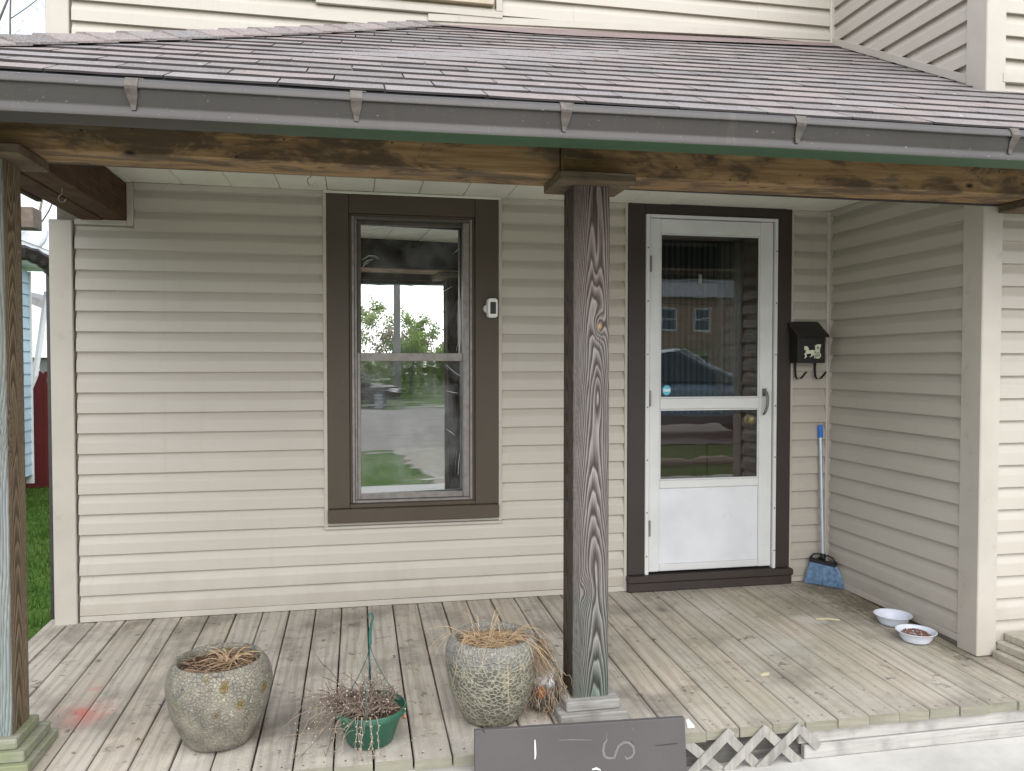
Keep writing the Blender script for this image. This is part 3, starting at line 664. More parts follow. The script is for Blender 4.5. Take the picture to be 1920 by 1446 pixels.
# ---- beams carrying the porch roof
BM1 = MB().hexa([(-.02,-1.405,1.998),(2.135,-1.405,1.995),(2.135,-1.225,1.995),(-.02,-1.225,1.998),(-.02,-1.405,2.150),(2.135,-1.405,2.150),(2.135,-1.225,2.150),(-.02,-1.225,2.150)]).build('porch_beam', BEAM, house, bevel=.005)
MB().hexa([(2.138,-1.408,1.998),(6.2,-1.408,2.012),(6.2,-1.225,2.012),(2.138,-1.225,1.998),(2.138,-1.408,2.150),(6.2,-1.408,2.155),(6.2,-1.225,2.155),(2.138,-1.225,2.150)]).build('porch_beam', BEAM, house, bevel=.005)
SB = m_wood('dark_side_beam_wood', (.045,.024,.014), (.115,.062,.034), 'y')
MB().box(.160,.265,-1.224,-.001,2.012,2.196).build('side_beam', SB, house, bevel=.004); MB().box(.055,.157,-1.224,-.001,2.006,2.196).build('side_beam', SB, house, bevel=.004)
MB().box(-.10,.052,-1.22,-.0,2.14,2.20).build('side_beam', SB, house, bevel=.004)
MB().box(.27,6.0,-1.2235,-1.204,2.0,2.197).build('added_beam_facing', plain('added_facing_dark',(.030,.024,.021),.8), house, bevel=.002)  # added board, makes the beam's back mirror dark and closes the gap above

# ================================================================== DECK
deck = thing('porch_deck', (2.0, -.8, GZ), 'weathered grey plank porch deck running along the beige wall', 'deck')
DEND = m_wood('deck_board_end', (.19,.18,.135), (.35,.33,.26), 'x', moss=(.25,.245,.19))
for n in range(-8, 33):
    gp_ = .0034 if n < 13 else .0023; xa = XS0+BP*n+gp_+random.uniform(-.0006,.0006); xb = XS0+BP*(n+1)-gp_
    if n == -8: xa = -.136
    ye = YD+random.uniform(-.006,.007); yb = .0 if xa < XR-.05 else YF-.003
    if xa < -.05: yb = .06
    up = random.uniform(-.0012,.0012); tw = random.uniform(-.001,.001); th = .038
    if xb > XR-.03 and xa < XR-.03: yb = -.001
    m = MB(); ns = 6; vs = []
    prof = [(xa,-.004),(xa+.004,0),(xb-.004,0),(xb,-.004),(xb,-th),(xa,-th)]
    ph = random.random()*9; amp = random.uniform(.0003,.0012)
    for i in range(ns+1):
        y = ye+(yb-ye)*i/ns
        for x, z in prof: vs.append((x+amp*math.sin(i*1.3+ph), y, dz(y)+z+up+(tw if x > (xa+xb)/2 else -tw)))
    np_ = 6; fs = [(i*np_+j, (i+1)*np_+j, (i+1)*np_+(j+1)%np_, i*np_+(j+1)%np_)[::-1] for i in range(ns) for j in range(np_)]
    nb = len(fs); fs += [tuple(range(np_)), tuple(range(ns*np_,(ns+1)*np_))[::-1]]
    m.add(vs, fs); m.mi = [0]*nb+[1,1]
    m.build('deck_board', [DECK, DEND], deck)
UND = plain('underfloor_shade', (.02,.017,.013), .95)  # near-black colour stands in for the shade beneath the floors
for y in (-1.52,-1.05,-.55,-.1): box('joist', UND, deck, -.10, 5.2, y-.019, y+.019, dz(y)-.15, dz(y)-.041, bevel=0)
nl = MB()
for n in range(-7, 33):
    for y in (-1.575,-1.05,-.55,-.1):
        if XS0+BP*n > XR-.15 and y > -1.2: continue
        for fx in (.28,.72):
            x = XS0+BP*(n+fx)+random.uniform(-.008,.008); yy = y+random.uniform(-.012,.012)
            r = .0035; nl.add([(x+r*math.cos(a*1.047), yy+r*math.sin(a*1.047), dz(yy)+.0012+.0006) for a in range(6)], [tuple(range(6))])
nl.build('nails', plain('rusty_nail', (.045,.035,.028), .7), deck, kind='stuff')
SKW = m_wood('grey_skirt_paint', (.34,.33,.305), (.52,.505,.47), 'x')
SKD = m_wood('grey_weathered_plank', (.10,.095,.085), (.25,.24,.22), 'x')
for x0, x1 in ((3.02,6.2),(-.12,1.9)):
    box('skirt_board', SKW, deck, x0, x1, -1.592, -1.570, -.143, -.0915, bevel=.003); box('skirt_board', SKW, deck, x0+.02, x1, -1.600, -1.572, -.199, -.1445, bevel=.003)
box('skirt_board', SKD, deck, 1.9, 3.10, -1.560, -1.535, -.30, -.092, bevel=.003)
box('skirt_board', SKD, deck, -.13, -.105, -1.58, .05, -.25, -.045, bevel=.003)

# ---- lattice under the deck edge
lat = thing('lattice', (2.82,-1.6,GZ), 'broken crisscross wooden lattice under the deck edge beside the brown board', 'lattice')
LATM = m_wood('grey_lattice_wood', (.25,.24,.215), (.42,.405,.37), 'z')
def slat(p0, p1, y, wd=.0175, tipcut=0):
    a, c = Vector((p0[0],0,p0[1])), Vector((p1[0],0,p1[1])); d = (c-a).normalized(); s = Vector((-d.z,0,d.x))*wd
    pts = [a-s, c-s, c+s, a+s+d*random.uniform(-.01,.01)]
    MB().prism([(q.x,q.z) for q in pts], 'y', y, y+.006).build('slat', LATM, lat, bevel=.001)
def LP(x, y, Y=-1.62): q = at(x,y,Y=Y); return (q.x, q.z)
for a, c in (((1372,1372),(1296,1452)),((1440,1366),(1362,1449)),((1505,1362),(1422,1446))): slat(LP(*a), LP(*c), -1.618)
for a, c in (((1286,1392),(1352,1446)),((1362,1378),(1418,1434)),((1432,1368),(1500,1432)),((1500,1366),(1536,1402))): slat(LP(*a,Y=-1.612), LP(*c,Y=-1.612), -1.611)

# ================================================================== POSTS
def grain_grid(m, org, du, dv, nrm, W_, H_, nu, nv, fn, acc, knot, disp=.0016):
    org, du, dv, nrm = map(Vector, (org,du,dv,nrm)); base = len(m.v); vs = []
    for j in range(nv+1):
        for i in range(nu+1):
            u = W_*i/nu; v = H_*j/nv; g, kq = fn(u, v)
            e = 1.0 if 0 < i < nu and 0 < j < nv else 0
            rnd_ = 0
            ed = min(u, W_-u); 
            if ed < .004: rnd_ = -.0018*(1-ed/.004)
            vs.append(org+du*u+dv*v+nrm*(disp*(g-.6)*e+rnd_)); acc.append(g); knot.append(kq)
    fs = [(j*(nu+1)+i, j*(nu+1)+i+1, (j+1)*(nu+1)+i+1, (j+1)*(nu+1)+i) for j in range(nv) for i in range(nu)]
    m.add(vs, fs)
def ringface(uc, knots, K, gseed, gamp, gz_=.45, sharp=1.0):
    def fn(u, v):
        g = v*gamp*4.2 + mnoise.noise(Vector((gseed, v/gz_, .3)))*gamp*.7 + mnoise.noise(Vector((gseed+9, v/.15, .9)))*gamp*.16
        cu = uc + .012*mnoise.noise(Vector((gseed+3, v/.5, 0)))
        f = K*(u-cu)**2/.0049 + g
        kq = 0
        for (uk, vk, su, sv, B, cr) in knots:
            d2 = ((u-uk)/su)**2+((v-vk)/sv)**2; f += B*math.exp(-d2)
            if cr: kq = max(kq, min(1,max(0, 1.6-2.2*math.sqrt(((u-uk)/(su*.55))**2+((v-vk)/(sv*.4))**2))))
        f += .22*mnoise.noise(Vector((u*90, v*7, gseed)))
        t = f % 1.0
        s = t**1.4 if t < .82 else (1-t)/.18
        wide = .5+.5*mnoise.noise(Vector((u*25, v*3.0, gseed+5)))
        return min(1, max(0, .08+.92*s*(.75+.5*wide))), kq
    return fn
def post(loc_x, loc_y, zb, zt, label, mats, faces, W_=.140):
    t = thing('porch_post', (loc_x, loc_y, dz(loc_y)), label, 'post', 'timber porch posts')
    m = MB(); acc = []; kn = []; h = W_/2; H_ = zt-zb
    x0, x1, y0, y1 = loc_x-h, loc_x+h, loc_y-h, loc_y+h
    specs = {'front': ((x0,y0,zb),(1,0,0),(0,0,1),(0,-1,0)), 'right': ((x1,y0,zb),(0,1,0),(0,0,1),(1,0,0)), 'back': ((x1,y1,zb),(-1,0,0),(0,0,1),(0,1,0)), 'left': ((x0,y1,zb),(0,-1,0),(0,0,1),(-1,0,0))}
    mi = []
    for kx, (nmf, fn, nu, nv) in enumerate(faces):
        n0 = len(m.f); grain_grid(m, *specs[nmf], W_, H_, nu, nv, fn, acc, kn); mi += [min(kx, len(mats)-1)]*(len(m.f)-n0)
    n0 = len(m.v); m.add([(x0,y0,zb),(x1,y0,zb),(x1,y1,zb),(x0,y1,zb)],[(3,2,1,0)]); acc += [.5]*4; kn += [0]*4; mi.append(0)
    m.mi = mi; o = m.build('shaft', mats, t); me = o.data
    for nm, arr in (('grain',acc),('knot',kn)):
        at_ = me.attributes.new(nm, 'FLOAT', 'POINT'); at_.data.foreach_set('value', arr)
    return t
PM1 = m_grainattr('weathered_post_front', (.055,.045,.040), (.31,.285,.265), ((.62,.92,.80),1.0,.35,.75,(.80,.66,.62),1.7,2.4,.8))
PM2 = m_grainattr('weathered_post_shaded_far', (.030,.022,.017), (.115,.090,.070), ((.95,1.0,.85),1.0,.35,.5))  # same wood made darker: shade of the side faces put into the colour
xm = 2.2495; ym_ = -1.36
def kv(px, py, x0): q = at(px,py,Y=-1.43); return q.x-x0, q.z-.032
k1 = kv(1124,612,xm-.07); k2 = kv(1098,1110,xm-.07); k3 = kv(1118,470,xm-.07); k4 = kv(1122,735,xm-.07)
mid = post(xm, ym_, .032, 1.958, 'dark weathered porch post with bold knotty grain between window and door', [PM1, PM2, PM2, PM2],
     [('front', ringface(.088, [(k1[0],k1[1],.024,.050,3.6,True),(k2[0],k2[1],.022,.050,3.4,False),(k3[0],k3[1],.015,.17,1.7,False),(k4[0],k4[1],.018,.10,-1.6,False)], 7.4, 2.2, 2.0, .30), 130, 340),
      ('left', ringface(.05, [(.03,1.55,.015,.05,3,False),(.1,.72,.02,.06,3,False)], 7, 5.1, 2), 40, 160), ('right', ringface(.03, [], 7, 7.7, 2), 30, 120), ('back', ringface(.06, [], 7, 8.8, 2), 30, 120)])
BLK = m_wood('grey_base_block', (.22,.21,.19), (.42,.41,.38), 'x'); BLKG = m_wood('mossy_base_block', (.19,.19,.15), (.36,.36,.29), 'x', moss=(.20,.23,.10))
CAPM = m_wood('brown_cap_block', (.085,.060,.040), (.20,.150,.10), 'x')
def tiers(t, x, y, hs, z0, m, th=.037):
    z = z0
    for h in hs:
        jx, jy = random.uniform(-.004,.004), random.uniform(-.004,.004)
        box('base_block', m, t, x-h+jx, x+h+jx, y-h+jy, y+h+jy, z, z+th, bevel=.004); z += th+.0006
    return z
tiers(mid, xm, ym_, (.130,.105), dz(-1.36)+.0025, BLK)
box('cap_block', CAPM, mid, 2.108, 2.398, -1.502, -1.248, 1.959, 1.9945, bevel=.004)
# post at the frame's edge by the grass
xl = .196
LP1 = m_grainattr('weathered_post_bluegrey_far', (.135,.145,.140), (.33,.345,.335), ((.72,.74,.62),1.35,2.0,.8,(.88,1.0,.98),1.2,.4,.8))
LP2 = m_grainattr('weathered_post_tan', (.085,.058,.036), (.265,.205,.140), ((.80,.92,.80),.9,.3,.6))
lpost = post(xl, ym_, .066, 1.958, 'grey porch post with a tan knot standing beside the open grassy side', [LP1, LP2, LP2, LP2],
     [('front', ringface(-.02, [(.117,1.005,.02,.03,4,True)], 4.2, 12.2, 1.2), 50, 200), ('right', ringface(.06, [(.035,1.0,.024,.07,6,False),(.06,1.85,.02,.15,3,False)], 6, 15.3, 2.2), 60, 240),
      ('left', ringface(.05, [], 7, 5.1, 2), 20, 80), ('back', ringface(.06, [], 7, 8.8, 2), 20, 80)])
tiers(lpost, xl, ym_, (.137,.117,.096), dz(-1.36)+.0025, BLKG, .0355)
box('cap_block', CAPM, lpost, xl-.145, xl+.145, -1.502, -1.248, 1.959, 1.9945, bevel=.004)
# stacked step blocks at the other frame edge
PALE = m_wood('pale_step_wood', (.34,.31,.25), (.52,.485,.41), 'x')
stp = thing('wooden_step', (4.6,-1.36,dz(-1.36)), 'stack of pale wooden step blocks against the projecting front wall', 'steps')
z = dz(-1.36)+.0025
for i, (x0_, y0_, y1_) in enumerate(((4.212,-1.56,-1.212),(4.245,-1.53,-1.200),(4.285,-1.50,-1.200))):
    box('step_block', PALE, stp, x0_, 5.15, y0_, y1_, z, z+.036, bevel=.004); z += .0366
box('beam_block', CAPM, house, 4.20, 4.52, -1.400, -1.215, 1.968, 2.004, bevel=.004)

# ================================================================== POTS
def noisew(seed, amp=.010, sc=3): return lambda a, z: 1+amp*mnoise.noise(Vector((math.cos(a)*sc, math.sin(a)*sc, z*14+seed)))
def m_pot(kind):
    k = NT('glazed_pot_'+kind); o = k.obj(); z = k.xyz(o,2); n = k.noise(o, 14, 5, .65)
    wv = k.n('ShaderNodeVectorMath', operation='ADD'); k.l(o, wv.inputs[0])
    sc = k.n('ShaderNodeVectorMath', operation='SCALE'); k.l(k.noise(o, 26, 3, .6, col=True), sc.inputs[0]); sc.inputs['Scale'].default_value = .018; k.l(sc.outputs[0], wv.inputs[1]); v = wv.outputs[0]
    if kind == 'cells':
        e = k.vor(v, 60, 'DISTANCE_TO_EDGE'); f = k.vor(v, 60, 'F1', out=1)
        cell = k.ramp(k.noise(o,8,4), [(.3,(.085,.083,.068)),(.7,(.165,.155,.125))])
        c = k.mix(k.math('MULTIPLY', k.rng(e,.26,.04), k.rng(k.noise(o,22,4,.6),.25,.55)), cell, (.34,.325,.245)); c = k.mix(k.rng(n,.52,.72,0,.55), c, (.31,.29,.20))
        up = k.rng(k.math('ADD', z, k.math('MULTIPLY',n,.08)), .11,.145); c = k.mix(k.math('MULTIPLY',up,.5), c, (.235,.225,.215))
        h = k.math('ADD', k.rng(e,.22,.02), k.math('MULTIPLY', n, .8))
    else:
        e = k.vor(v, 78, 'DISTANCE_TO_EDGE'); e2 = k.vor(k.map(v,(1,1,.6)), 24, 'DISTANCE_TO_EDGE')
        c = k.ramp(n, [(.3,(.150,.142,.118)),(.55,(.235,.217,.170)),(.75,(.33,.305,.235))])
        crack = k.math('MULTIPLY', k.rng(e,.09,.01), k.rng(k.noise(o,17,5,.7),.47,.62)); c = k.mix(crack, c, (.44,.42,.335))
        sp = k.vor(k.map(v,(1,1,.7)), 17, 'F1'); c = k.mix(k.math('MULTIPLY', k.rng(sp,.38,.12), k.rng(k.noise(o,6,3),.42,.56)), c, (.175,.120,.030))
        c = k.mix(k.rng(k.noise(o,11,4,.6),.58,.70,0,.6), c, (.085,.080,.070))
        h = k.math('ADD', k.rng(e,.12,.01), k.math('MULTIPLY', n, 2.0))
    k.col(c, .45, 0, .5); return k.bump(h, .9, .0045).m
def pot(name, cx, cy, label, mat, prof, soilz, wob, lean=0, ex=1):
    zb = dz(cy)+.004; t = thing(name, (cx,cy,zb), label, 'planter')
    m = MB(); m.lathe(prof, (cx,cy,zb), 72, wob=wob, ex=ex); m.build('pot_body', mat, t, smooth=True)
    r = prof[-2][0]; s = MB(); rings = []; n = 40
    vs = [(cx,cy,zb+soilz+.012)]
    for i in range(1,7):
        for j in range(n):
            a = 2*math.pi*j/n; rr = (r-.002)*i/6
            vs.append((cx+rr*math.cos(a)*ex, cy+rr*math.sin(a), zb+soilz+.012*(1-(i/6)**2)+.008*mnoise.noise(Vector((math.cos(a)*rr*30,math.sin(a)*rr*30,cx)))))
    fs = [(0,1+j,1+(j+1)%n) for j in range(n)]+[(1+(i-1)*n+j,1+i*n+j,1+i*n+(j+1)%n,1+(i-1)*n+(j+1)%n) for i in range(1,6) for j in range(n)]
    s.add(vs, fs); s.build('soil', SOIL, t, smooth=True)
    return t, zb
def prof_smooth(pts, n=5):
    out_ = []
    for i in range(len(pts)-1):
        p0, p1, p2, p3 = pts[max(i-1,0)], pts[i], pts[i+1], pts[min(i+2,len(pts)-1)]
        for j in range(n):
            t = j/n; q = [.5*((2*p1[d])+(-p0[d]+p2[d])*t+(2*p0[d]-5*p1[d]+4*p2[d]-p3[d])*t*t+(-p0[d]+3*p1[d]-3*p2[d]+p3[d])*t**3) for d in (0,1)]
            out_.append(tuple(q))
    return out_+[pts[-1]]
outer = prof_smooth([(.103,0),(.118,.012),(.150,.075),(.172,.150),(.180,.205),(.172,.255),(.153,.285),(.149,.291)])
pp1 = [(.095,.0)]+outer+[(.143,.290),(.139,.282),(.139,.268),(.141,.258)]
POT1 = (.902,-1.345); p1, z1 = pot('ceramic_planter', POT1[0], POT1[1], 'round grey glazed planter with yellow brown flecks holding bare soil', m_pot('flecks'), pp1, .262, noisew(1,.022,1.6))
outer2 = prof_smooth([(.098,0),(.112,.012),(.146,.08),(.168,.165),(.176,.23),(.172,.278),(.156,.305),(.148,.311)])
pp2 = [(.09,.0)]+outer2+[(.140,.309),(.133,.298),(.135,.270),(.138,.262)]
POT2 = (1.884,-1.352); p2, z2 = pot('ceramic_planter', POT2[0], POT2[1], 'crater textured grey green planter with dry straw beside the dark post', m_pot('cells'), pp2, .262, noisew(4,.02,1.5))
def blades(name, parent, mat, specs, k=4):
    m = MB()
    for pts, r in specs: m.tube(pts, [r]*(len(pts)-1)+[r*.35], k, cap=False)
    return m.build(name, mat, parent, kind='stuff')
def droop(o, a, L_, rise, drop, n=7, curl=0):
    """arching dry blade from o in direction a"""
    return [(o[0]+math.cos(a+curl*t)*L_*t, o[1]+math.sin(a+curl*t)*L_*t, o[2]+rise*math.sin(min(1,t*1.5)*1.57)-drop*t*t*t) for t in [i/(n-1) for i in range(n)]]
sp = []; c1 = (POT1[0]+.035, POT1[1]+.0, z1+.268)
for i in range(26):
    a = random.uniform(0,6.283); sp.append((droop((c1[0]+random.uniform(-.015,.015),c1[1]+random.uniform(-.015,.015),c1[2]), a, random.uniform(.05,.12), random.uniform(.01,.05), random.uniform(0,.02), curl=random.uniform(-.5,.5)), random.uniform(.0010,.0019)))
for i in range(170):
    a = random.uniform(0,6.283) if i%3 else random.uniform(-1.2,1.2); r = .132*math.sqrt(random.random()); b_ = random.uniform(0,3.14); x, y = POT1[0]+r*math.cos(a), POT1[1]+r*math.sin(a); l = random.uniform(.012,.035)
    sp.append(([(x-l*math.cos(b_),y-l*math.sin(b_),z1+.276),(x,y,z1+.280),(x+l*math.cos(b_),y+l*math.sin(b_),z1+.275)], .0009))
for i in range(10):
    x = POT1[0]-.125+.012*i; sp.append(([(x,POT1[1]-.055-.006*i,z1+.272),(x+.03,POT1[1]-.062-.006*i,z1+.278),(x+.06,POT1[1]-.07-.005*i,z1+.272)], .0013))
blades('dry_stems', p1, STRAW, sp[:26]); blades('debris', p1, plain('brown_debris',(.27,.185,.115),.85,0,.5,60), sp[26:])
sp = []
for i in range(420):
    a = random.uniform(0,6.283); r = .125*math.sqrt(random.random()); x, y = POT2[0]+r*math.cos(a)+.01, POT2[1]+r*math.sin(a); b_ = random.uniform(0,6.28); l = random.uniform(.02,.06)
    z = z2+.268+random.uniform(0,.022)
    sp.append(([(x-l*math.cos(b_),y-l*math.sin(b_),z+random.uniform(-.006,.006)),(x,y,z+random.uniform(0,.012)),(x+l*math.cos(b_+.5),y+l*math.sin(b_+.5),z+random.uniform(-.006,.008))], random.uniform(.0008,.0015)))
rimz = z2+.300
for i in range(34):      # long blades hanging over the rim
    a = random.choice([random.uniform(-1.2,.25)]*3+[random.uniform(2.6,3.9), random.uniform(0,6.28)])
    o_ = (POT2[0]+.05*math.cos(a), POT2[1]+.05*math.sin(a), z2+.275); L_ = random.uniform(.10,.24)
    sp.append((droop(o_, a, L_, random.uniform(.045,.085), random.uniform(.05,.22), curl=random.uniform(-.5,.5)), random.uniform(.0008,.0014)))
for i in range(7):
    a = random.uniform(.6,2.6); o_ = (POT2[0]+random.uniform(-.06,.07), POT2[1]+.02, z2+.27); sp.append((droop(o_, a, random.uniform(.05,.1), random.uniform(.06,.12), 0), .0013))
blades('straw', p2, STRAW, sp)
sp = []
for i in range(150):      # brown tangle over the side towards the post
    a = random.uniform(-.75,.25); o_ = (POT2[0]+.13*math.cos(a), POT2[1]+.13*math.sin(a), rimz-.01); n = 8; x, y, z = o_; pts = []
    dx, dy = math.cos(a)*.018, math.sin(a)*.018
    for j in range(n):
        pts.append((x,y,z)); x += dx*random.uniform(.3,1.4)*(1 if j < 4 else .4)+random.uniform(-.012,.012); y += dy*random.uniform(.3,1.2)+random.uniform(-.012,.012); z -= random.uniform(-.004,.034)*(0 if j == 0 else 1)
        z = max(z, dz(y)+.006)
    sp.append((pts, random.uniform(.0007,.0014)))
blades('dead_foliage', p2, plain('dead_brown_foliage',(.24,.175,.11),.85,0,.4,50), sp, 3)
# broken concrete ornament between planter and post
brk = thing('broken_ornament', (2.09,-1.335,dz(-1.33)), 'small broken white topped stone ornament with an orange rust patch beside the post', 'ornament')
def m_stone():
    k = NT('broken_stone'); o = k.obj(); z = k.xyz(o,2); n = k.noise(o,30,5,.7)
    c = k.ramp(n, [(.3,(.05,.045,.04)),(.7,(.16,.14,.12))]); up = k.rng(k.math('ADD',z,k.math('MULTIPLY',n,.05)),.055,.075); c = k.mix(up, c, (.66,.66,.68))
    d = k.dist(o,(-.02,-.05,.02)); c = k.mix(k.rng(k.math('ADD',d,k.math('MULTIPLY',n,.03)),.045,.030), c, (.30,.105,.035)); k.col(c,.85); return k.bump(n,.8,.006).m
bm = bmesh.new(); bmesh.ops.create_icosphere(bm, subdivisions=4, radius=1)
bs = MB()
for v in bm.verts:
    p = v.co; nn = 1+.22*mnoise.noise(p*2.3)+.12*mnoise.noise(p*6); hol = mnoise.noise(p*3.1+Vector((5,2,1)))
    r_ = nn*(1-.35*max(0,hol)); bs.v.append((2.085+p.x*.062*r_, -1.335+p.y*.050*r_, dz(-1.33)+.075+max(-.070,min(.062,p.z*.078*r_))))
bs.f = [tuple(v.index for v in f.verts) for f in bm.faces]; bs.mi = [0]*len(bs.f); bm.free()
bs.build('stone', m_stone(), brk)
sp = []
for i in range(70):
    x, y, z = 2.075+random.uniform(-.05,.07), -1.40+random.uniform(-.02,.05), dz(-1.4)+random.uniform(.06,.19); pts = []
    for j in range(7): pts.append((x,y,max(z,dz(y)+.004))); x += random.uniform(-.014,.014); y += random.uniform(-.014,.008); z -= random.uniform(-.005,.03)
    sp.append((pts, random.uniform(.0008,.0017)))
blades('dead_roots', brk, plain('dead_root',(.30,.22,.145),.85,0,.4,50), sp, 3)

# ================================================================== HANGING BASKET
BK = (1.428,-1.448); zb = dz(BK[1])+.004
bk = thing('hanging_basket', (BK[0],BK[1],zb), 'dark green plastic hanging basket full of dead trailing stems', 'hanging basket')
GP = NT('green_plastic'); _o = GP.obj(); GP.col(GP.ramp(GP.noise(_o,18,5,.6),[(.3,(.014,.078,.046)),(.7,(.024,.112,.068))]), .38, 0, .5); GP.bump(GP.noise(_o,60,3),.15,.002); GP = GP.m
m = MB(); m.lathe([(.074,0),(.080,0),(.083,.004),(.113,.098),(.115,.099),(.125,.100),(.128,.104),(.128,.120),(.126,.123),(.122,.123),(.120,.119),(.1155,.101),(.110,.096)],(BK[0],BK[1],zb),56); m.build('basket_body', GP, bk, smooth=rad(35))
s = MB(); n = 30
s.add([(BK[0],BK[1],zb+.110)]+[(BK[0]+.1125*math.cos(2*math.pi*j/n),BK[1]+.1125*math.sin(2*math.pi*j/n),zb+.098) for j in range(n)], [(0,1+j,1+(j+1)%n) for j in range(n)]); s.build('soil', SOIL, bk)
hk = plain('teal_green_wire', (.025,.105,.085), .4); apex = at(694,1191,Y=BK[1]+.0); apv = (apex.x, BK[1]+.01, zb+.335)
hw = MB().tube([apv,(apv[0],apv[1],apv[2]+.045),(apv[0]+.002,apv[1],apv[2]+.06)], .0055, 8)
hw = hw.build('hanger', hk, bk)
hh = MB(); hh.tube([(apv[0]+.002,apv[1],apv[2]+.05),(apv[0]+.004,apv[1],apv[2]+.075),(apv[0]+.010,apv[1]-.001,apv[2]+.098),(apv[0]+.007,apv[1]-.003,apv[2]+.115),(apv[0]-.004,apv[1]-.003,apv[2]+.113),(apv[0]-.006,apv[1]-.003,apv[2]+.098)], [.005,.0045,.004,.004,.0035,.003], 7); hh.build('hook', hk, bk)
for a in (-1.75,.35,2.5):
    ex_, ey_ = BK[0]+.125*math.cos(a), BK[1]+.125*math.sin(a)
    pts = [(apv[0]+(ex_-apv[0])*(t**1.35), apv[1]+(ey_-apv[1])*(t**1.35), apv[2]+(zb+.100-apv[2])*t) for t in [i/9 for i in range(10)]]
    MB().tube(pts, .0015, 6).build('hanger_wire', hk, bk)
    MB().tube([(ex_,ey_,zb+.112),(ex_+.004*math.cos(a),ey_+.004*math.sin(a),zb+.10),(ex_+.003*math.cos(a),ey_+.003*math.sin(a),zb+.082)], .004, 6).build('hanger_clip', hk, bk)
stm, std, sed = [], [], MB()
def seed(p, r=.0028):
    x, y, z = p; sed.add([(x+r,y,z),(x-r,y,z),(x,y+r,z),(x,y-r,z),(x,y,z+r*1.3),(x,y,z-r*1.3)], [(0,2,4),(2,1,4),(1,3,4),(3,0,4),(2,0,5),(1,2,5),(3,1,5),(0,3,5)])
def wander(o, d, L_, n, grav, jit, floor=True):
    p = Vector(o); d = Vector(d).normalized(); pts = [tuple(p)]
    for i in range(n):
        d = (d+Vector((random.gauss(0,jit),random.gauss(0,jit),random.gauss(0,jit)-grav))).normalized(); p = p+d*(L_/n)
        if floor and p.z < dz(p.y)+.006: p.z = dz(p.y)+.006; d.z = abs(d.z)*.2
        rr = math.hypot(p.x-BK[0], p.y-BK[1])
        if floor and rr < .132 and p.z < zb+.126:
            if rr > .095: p.x = BK[0]+(p.x-BK[0])/rr*.134; p.y = BK[1]+(p.y-BK[1])/rr*.134
            else: p.z = zb+.126
        pts.append(tuple(p))
    return pts
for i in range(230):
    a = random.uniform(0,6.283); r = .085*math.sqrt(random.random()); o_ = (BK[0]+r*math.cos(a), BK[1]+r*math.sin(a), zb+.10)
    left = random.random() < .50
    if left: d = (-random.uniform(.8,1.4), random.uniform(-.12,.65), random.uniform(.25,.9)); L_ = random.uniform(.12,.29); gv = random.uniform(.10,.2)
    else: d = (math.cos(a)*.7, math.sin(a)*.7, random.uniform(.5,1.2)); L_ = random.uniform(.04,.10); gv = random.uniform(0,.05)
    pts = wander(o_, d, L_, 9, gv, .20); (stm if random.random() < .55 else std).append((pts, random.uniform(.0008,.0017)))
    for q in range(3 if left else 2):
        j = random.randint(3,8); pb = wander(pts[j], (random.gauss(0,1),random.gauss(0,1),random.gauss(.2,.8)), random.uniform(.025,.07), 4, .1, .25)
        (stm if random.random() < .6 else std).append((pb, .0007))
        if random.random() < .4: seed(pb[-1], random.uniform(.0018,.0034))
        if left and random.random() < .25: seed(pb[2], random.uniform(.0014,.0026))
for i in range(7):     # strands down the front
    a = -1.75+random.uniform(-.35,.35); o_ = (BK[0]+.07*math.cos(a), BK[1]+.07*math.sin(a), zb+.1); ox, oy = BK[0]+.136*math.cos(a), BK[1]+.136*math.sin(a)
    pts = [o_,(ox,oy,zb+.138)]; z = zb+.131; x, y = ox, oy
    while z > dz(y)+.012 and len(pts) < 16: z -= .012; x += random.uniform(-.005,.005); y -= random.uniform(-.001,.003); pts.append((x,y,z))
    stm.append((pts, .0016))
    for p_ in pts[3::2]: stm.append(([p_,(p_[0]+random.uniform(-.012,.012),p_[1]-.004,p_[2]-.01)], .0009)); seed((p_[0]+random.uniform(-.005,.005),p_[1]-.003,p_[2]), .0022)
blades('dead_stems', bk, STEM, stm, 3); blades('dead_stems', bk, STEMD, std, 3); sed.build('seed_heads', SEED, bk, kind='stuff')
# ================================================================== BROWN BOARD with traces of house numbers
SG = m_paint('grey_brown_board_paint', (.098,.090,.089), chip=(.30,.28,.27), rough=.62, amt=.735, dirt=(.10,.092,.088))
YS = -1.70; sg = thing('painted_board', (2.14,YS,GZ), 'grey brown painted board with faint house number traces leaning on the deck edge', 'board')
ta, tb = at(890,1371,Y=YS), at(1284,1346,Y=YS); m = MB(); th = .020
m.hexa([(ta.x+.002,YS,-.199),(tb.x+.012,YS,-.199),(tb.x+.012,YS+th,-.199),(ta.x+.002,YS+th,-.199),(ta.x,YS,ta.z),(tb.x,YS,tb.z),(tb.x,YS+th,tb.z),(ta.x,YS+th,ta.z)]).build('board', SG, sg, bevel=.002)
WM = plain('chalk_white_mark', (.72,.72,.70), .8); GM = plain('faint_grey_mark', (.19,.18,.178), .8); KM = plain('black_scratch', (.02,.018,.018), .8)
def mark(pts, w_, m, name='mark'):
    q = MB(); P_ = [at(x,y,Y=YS-.0012) for x,y in pts]; vs = []
    for i, p_ in enumerate(P_):
        t_ = (P_[min(i+1,len(P_)-1)]-P_[max(i-1,0)]); s_ = Vector((-t_.z,0,t_.x)).normalized()*(w_/2*(.55 if i in (0,len(P_)-1) else 1)); vs += [p_-s_, p_+s_]
    nn = len(vs); vs += [v+Vector((0,.0014,0)) for v in vs]
    q.add(vs, [(2*i,2*i+1,2*i+3,2*i+2) for i in range(len(P_)-1)]); q.build(name, m, sg)
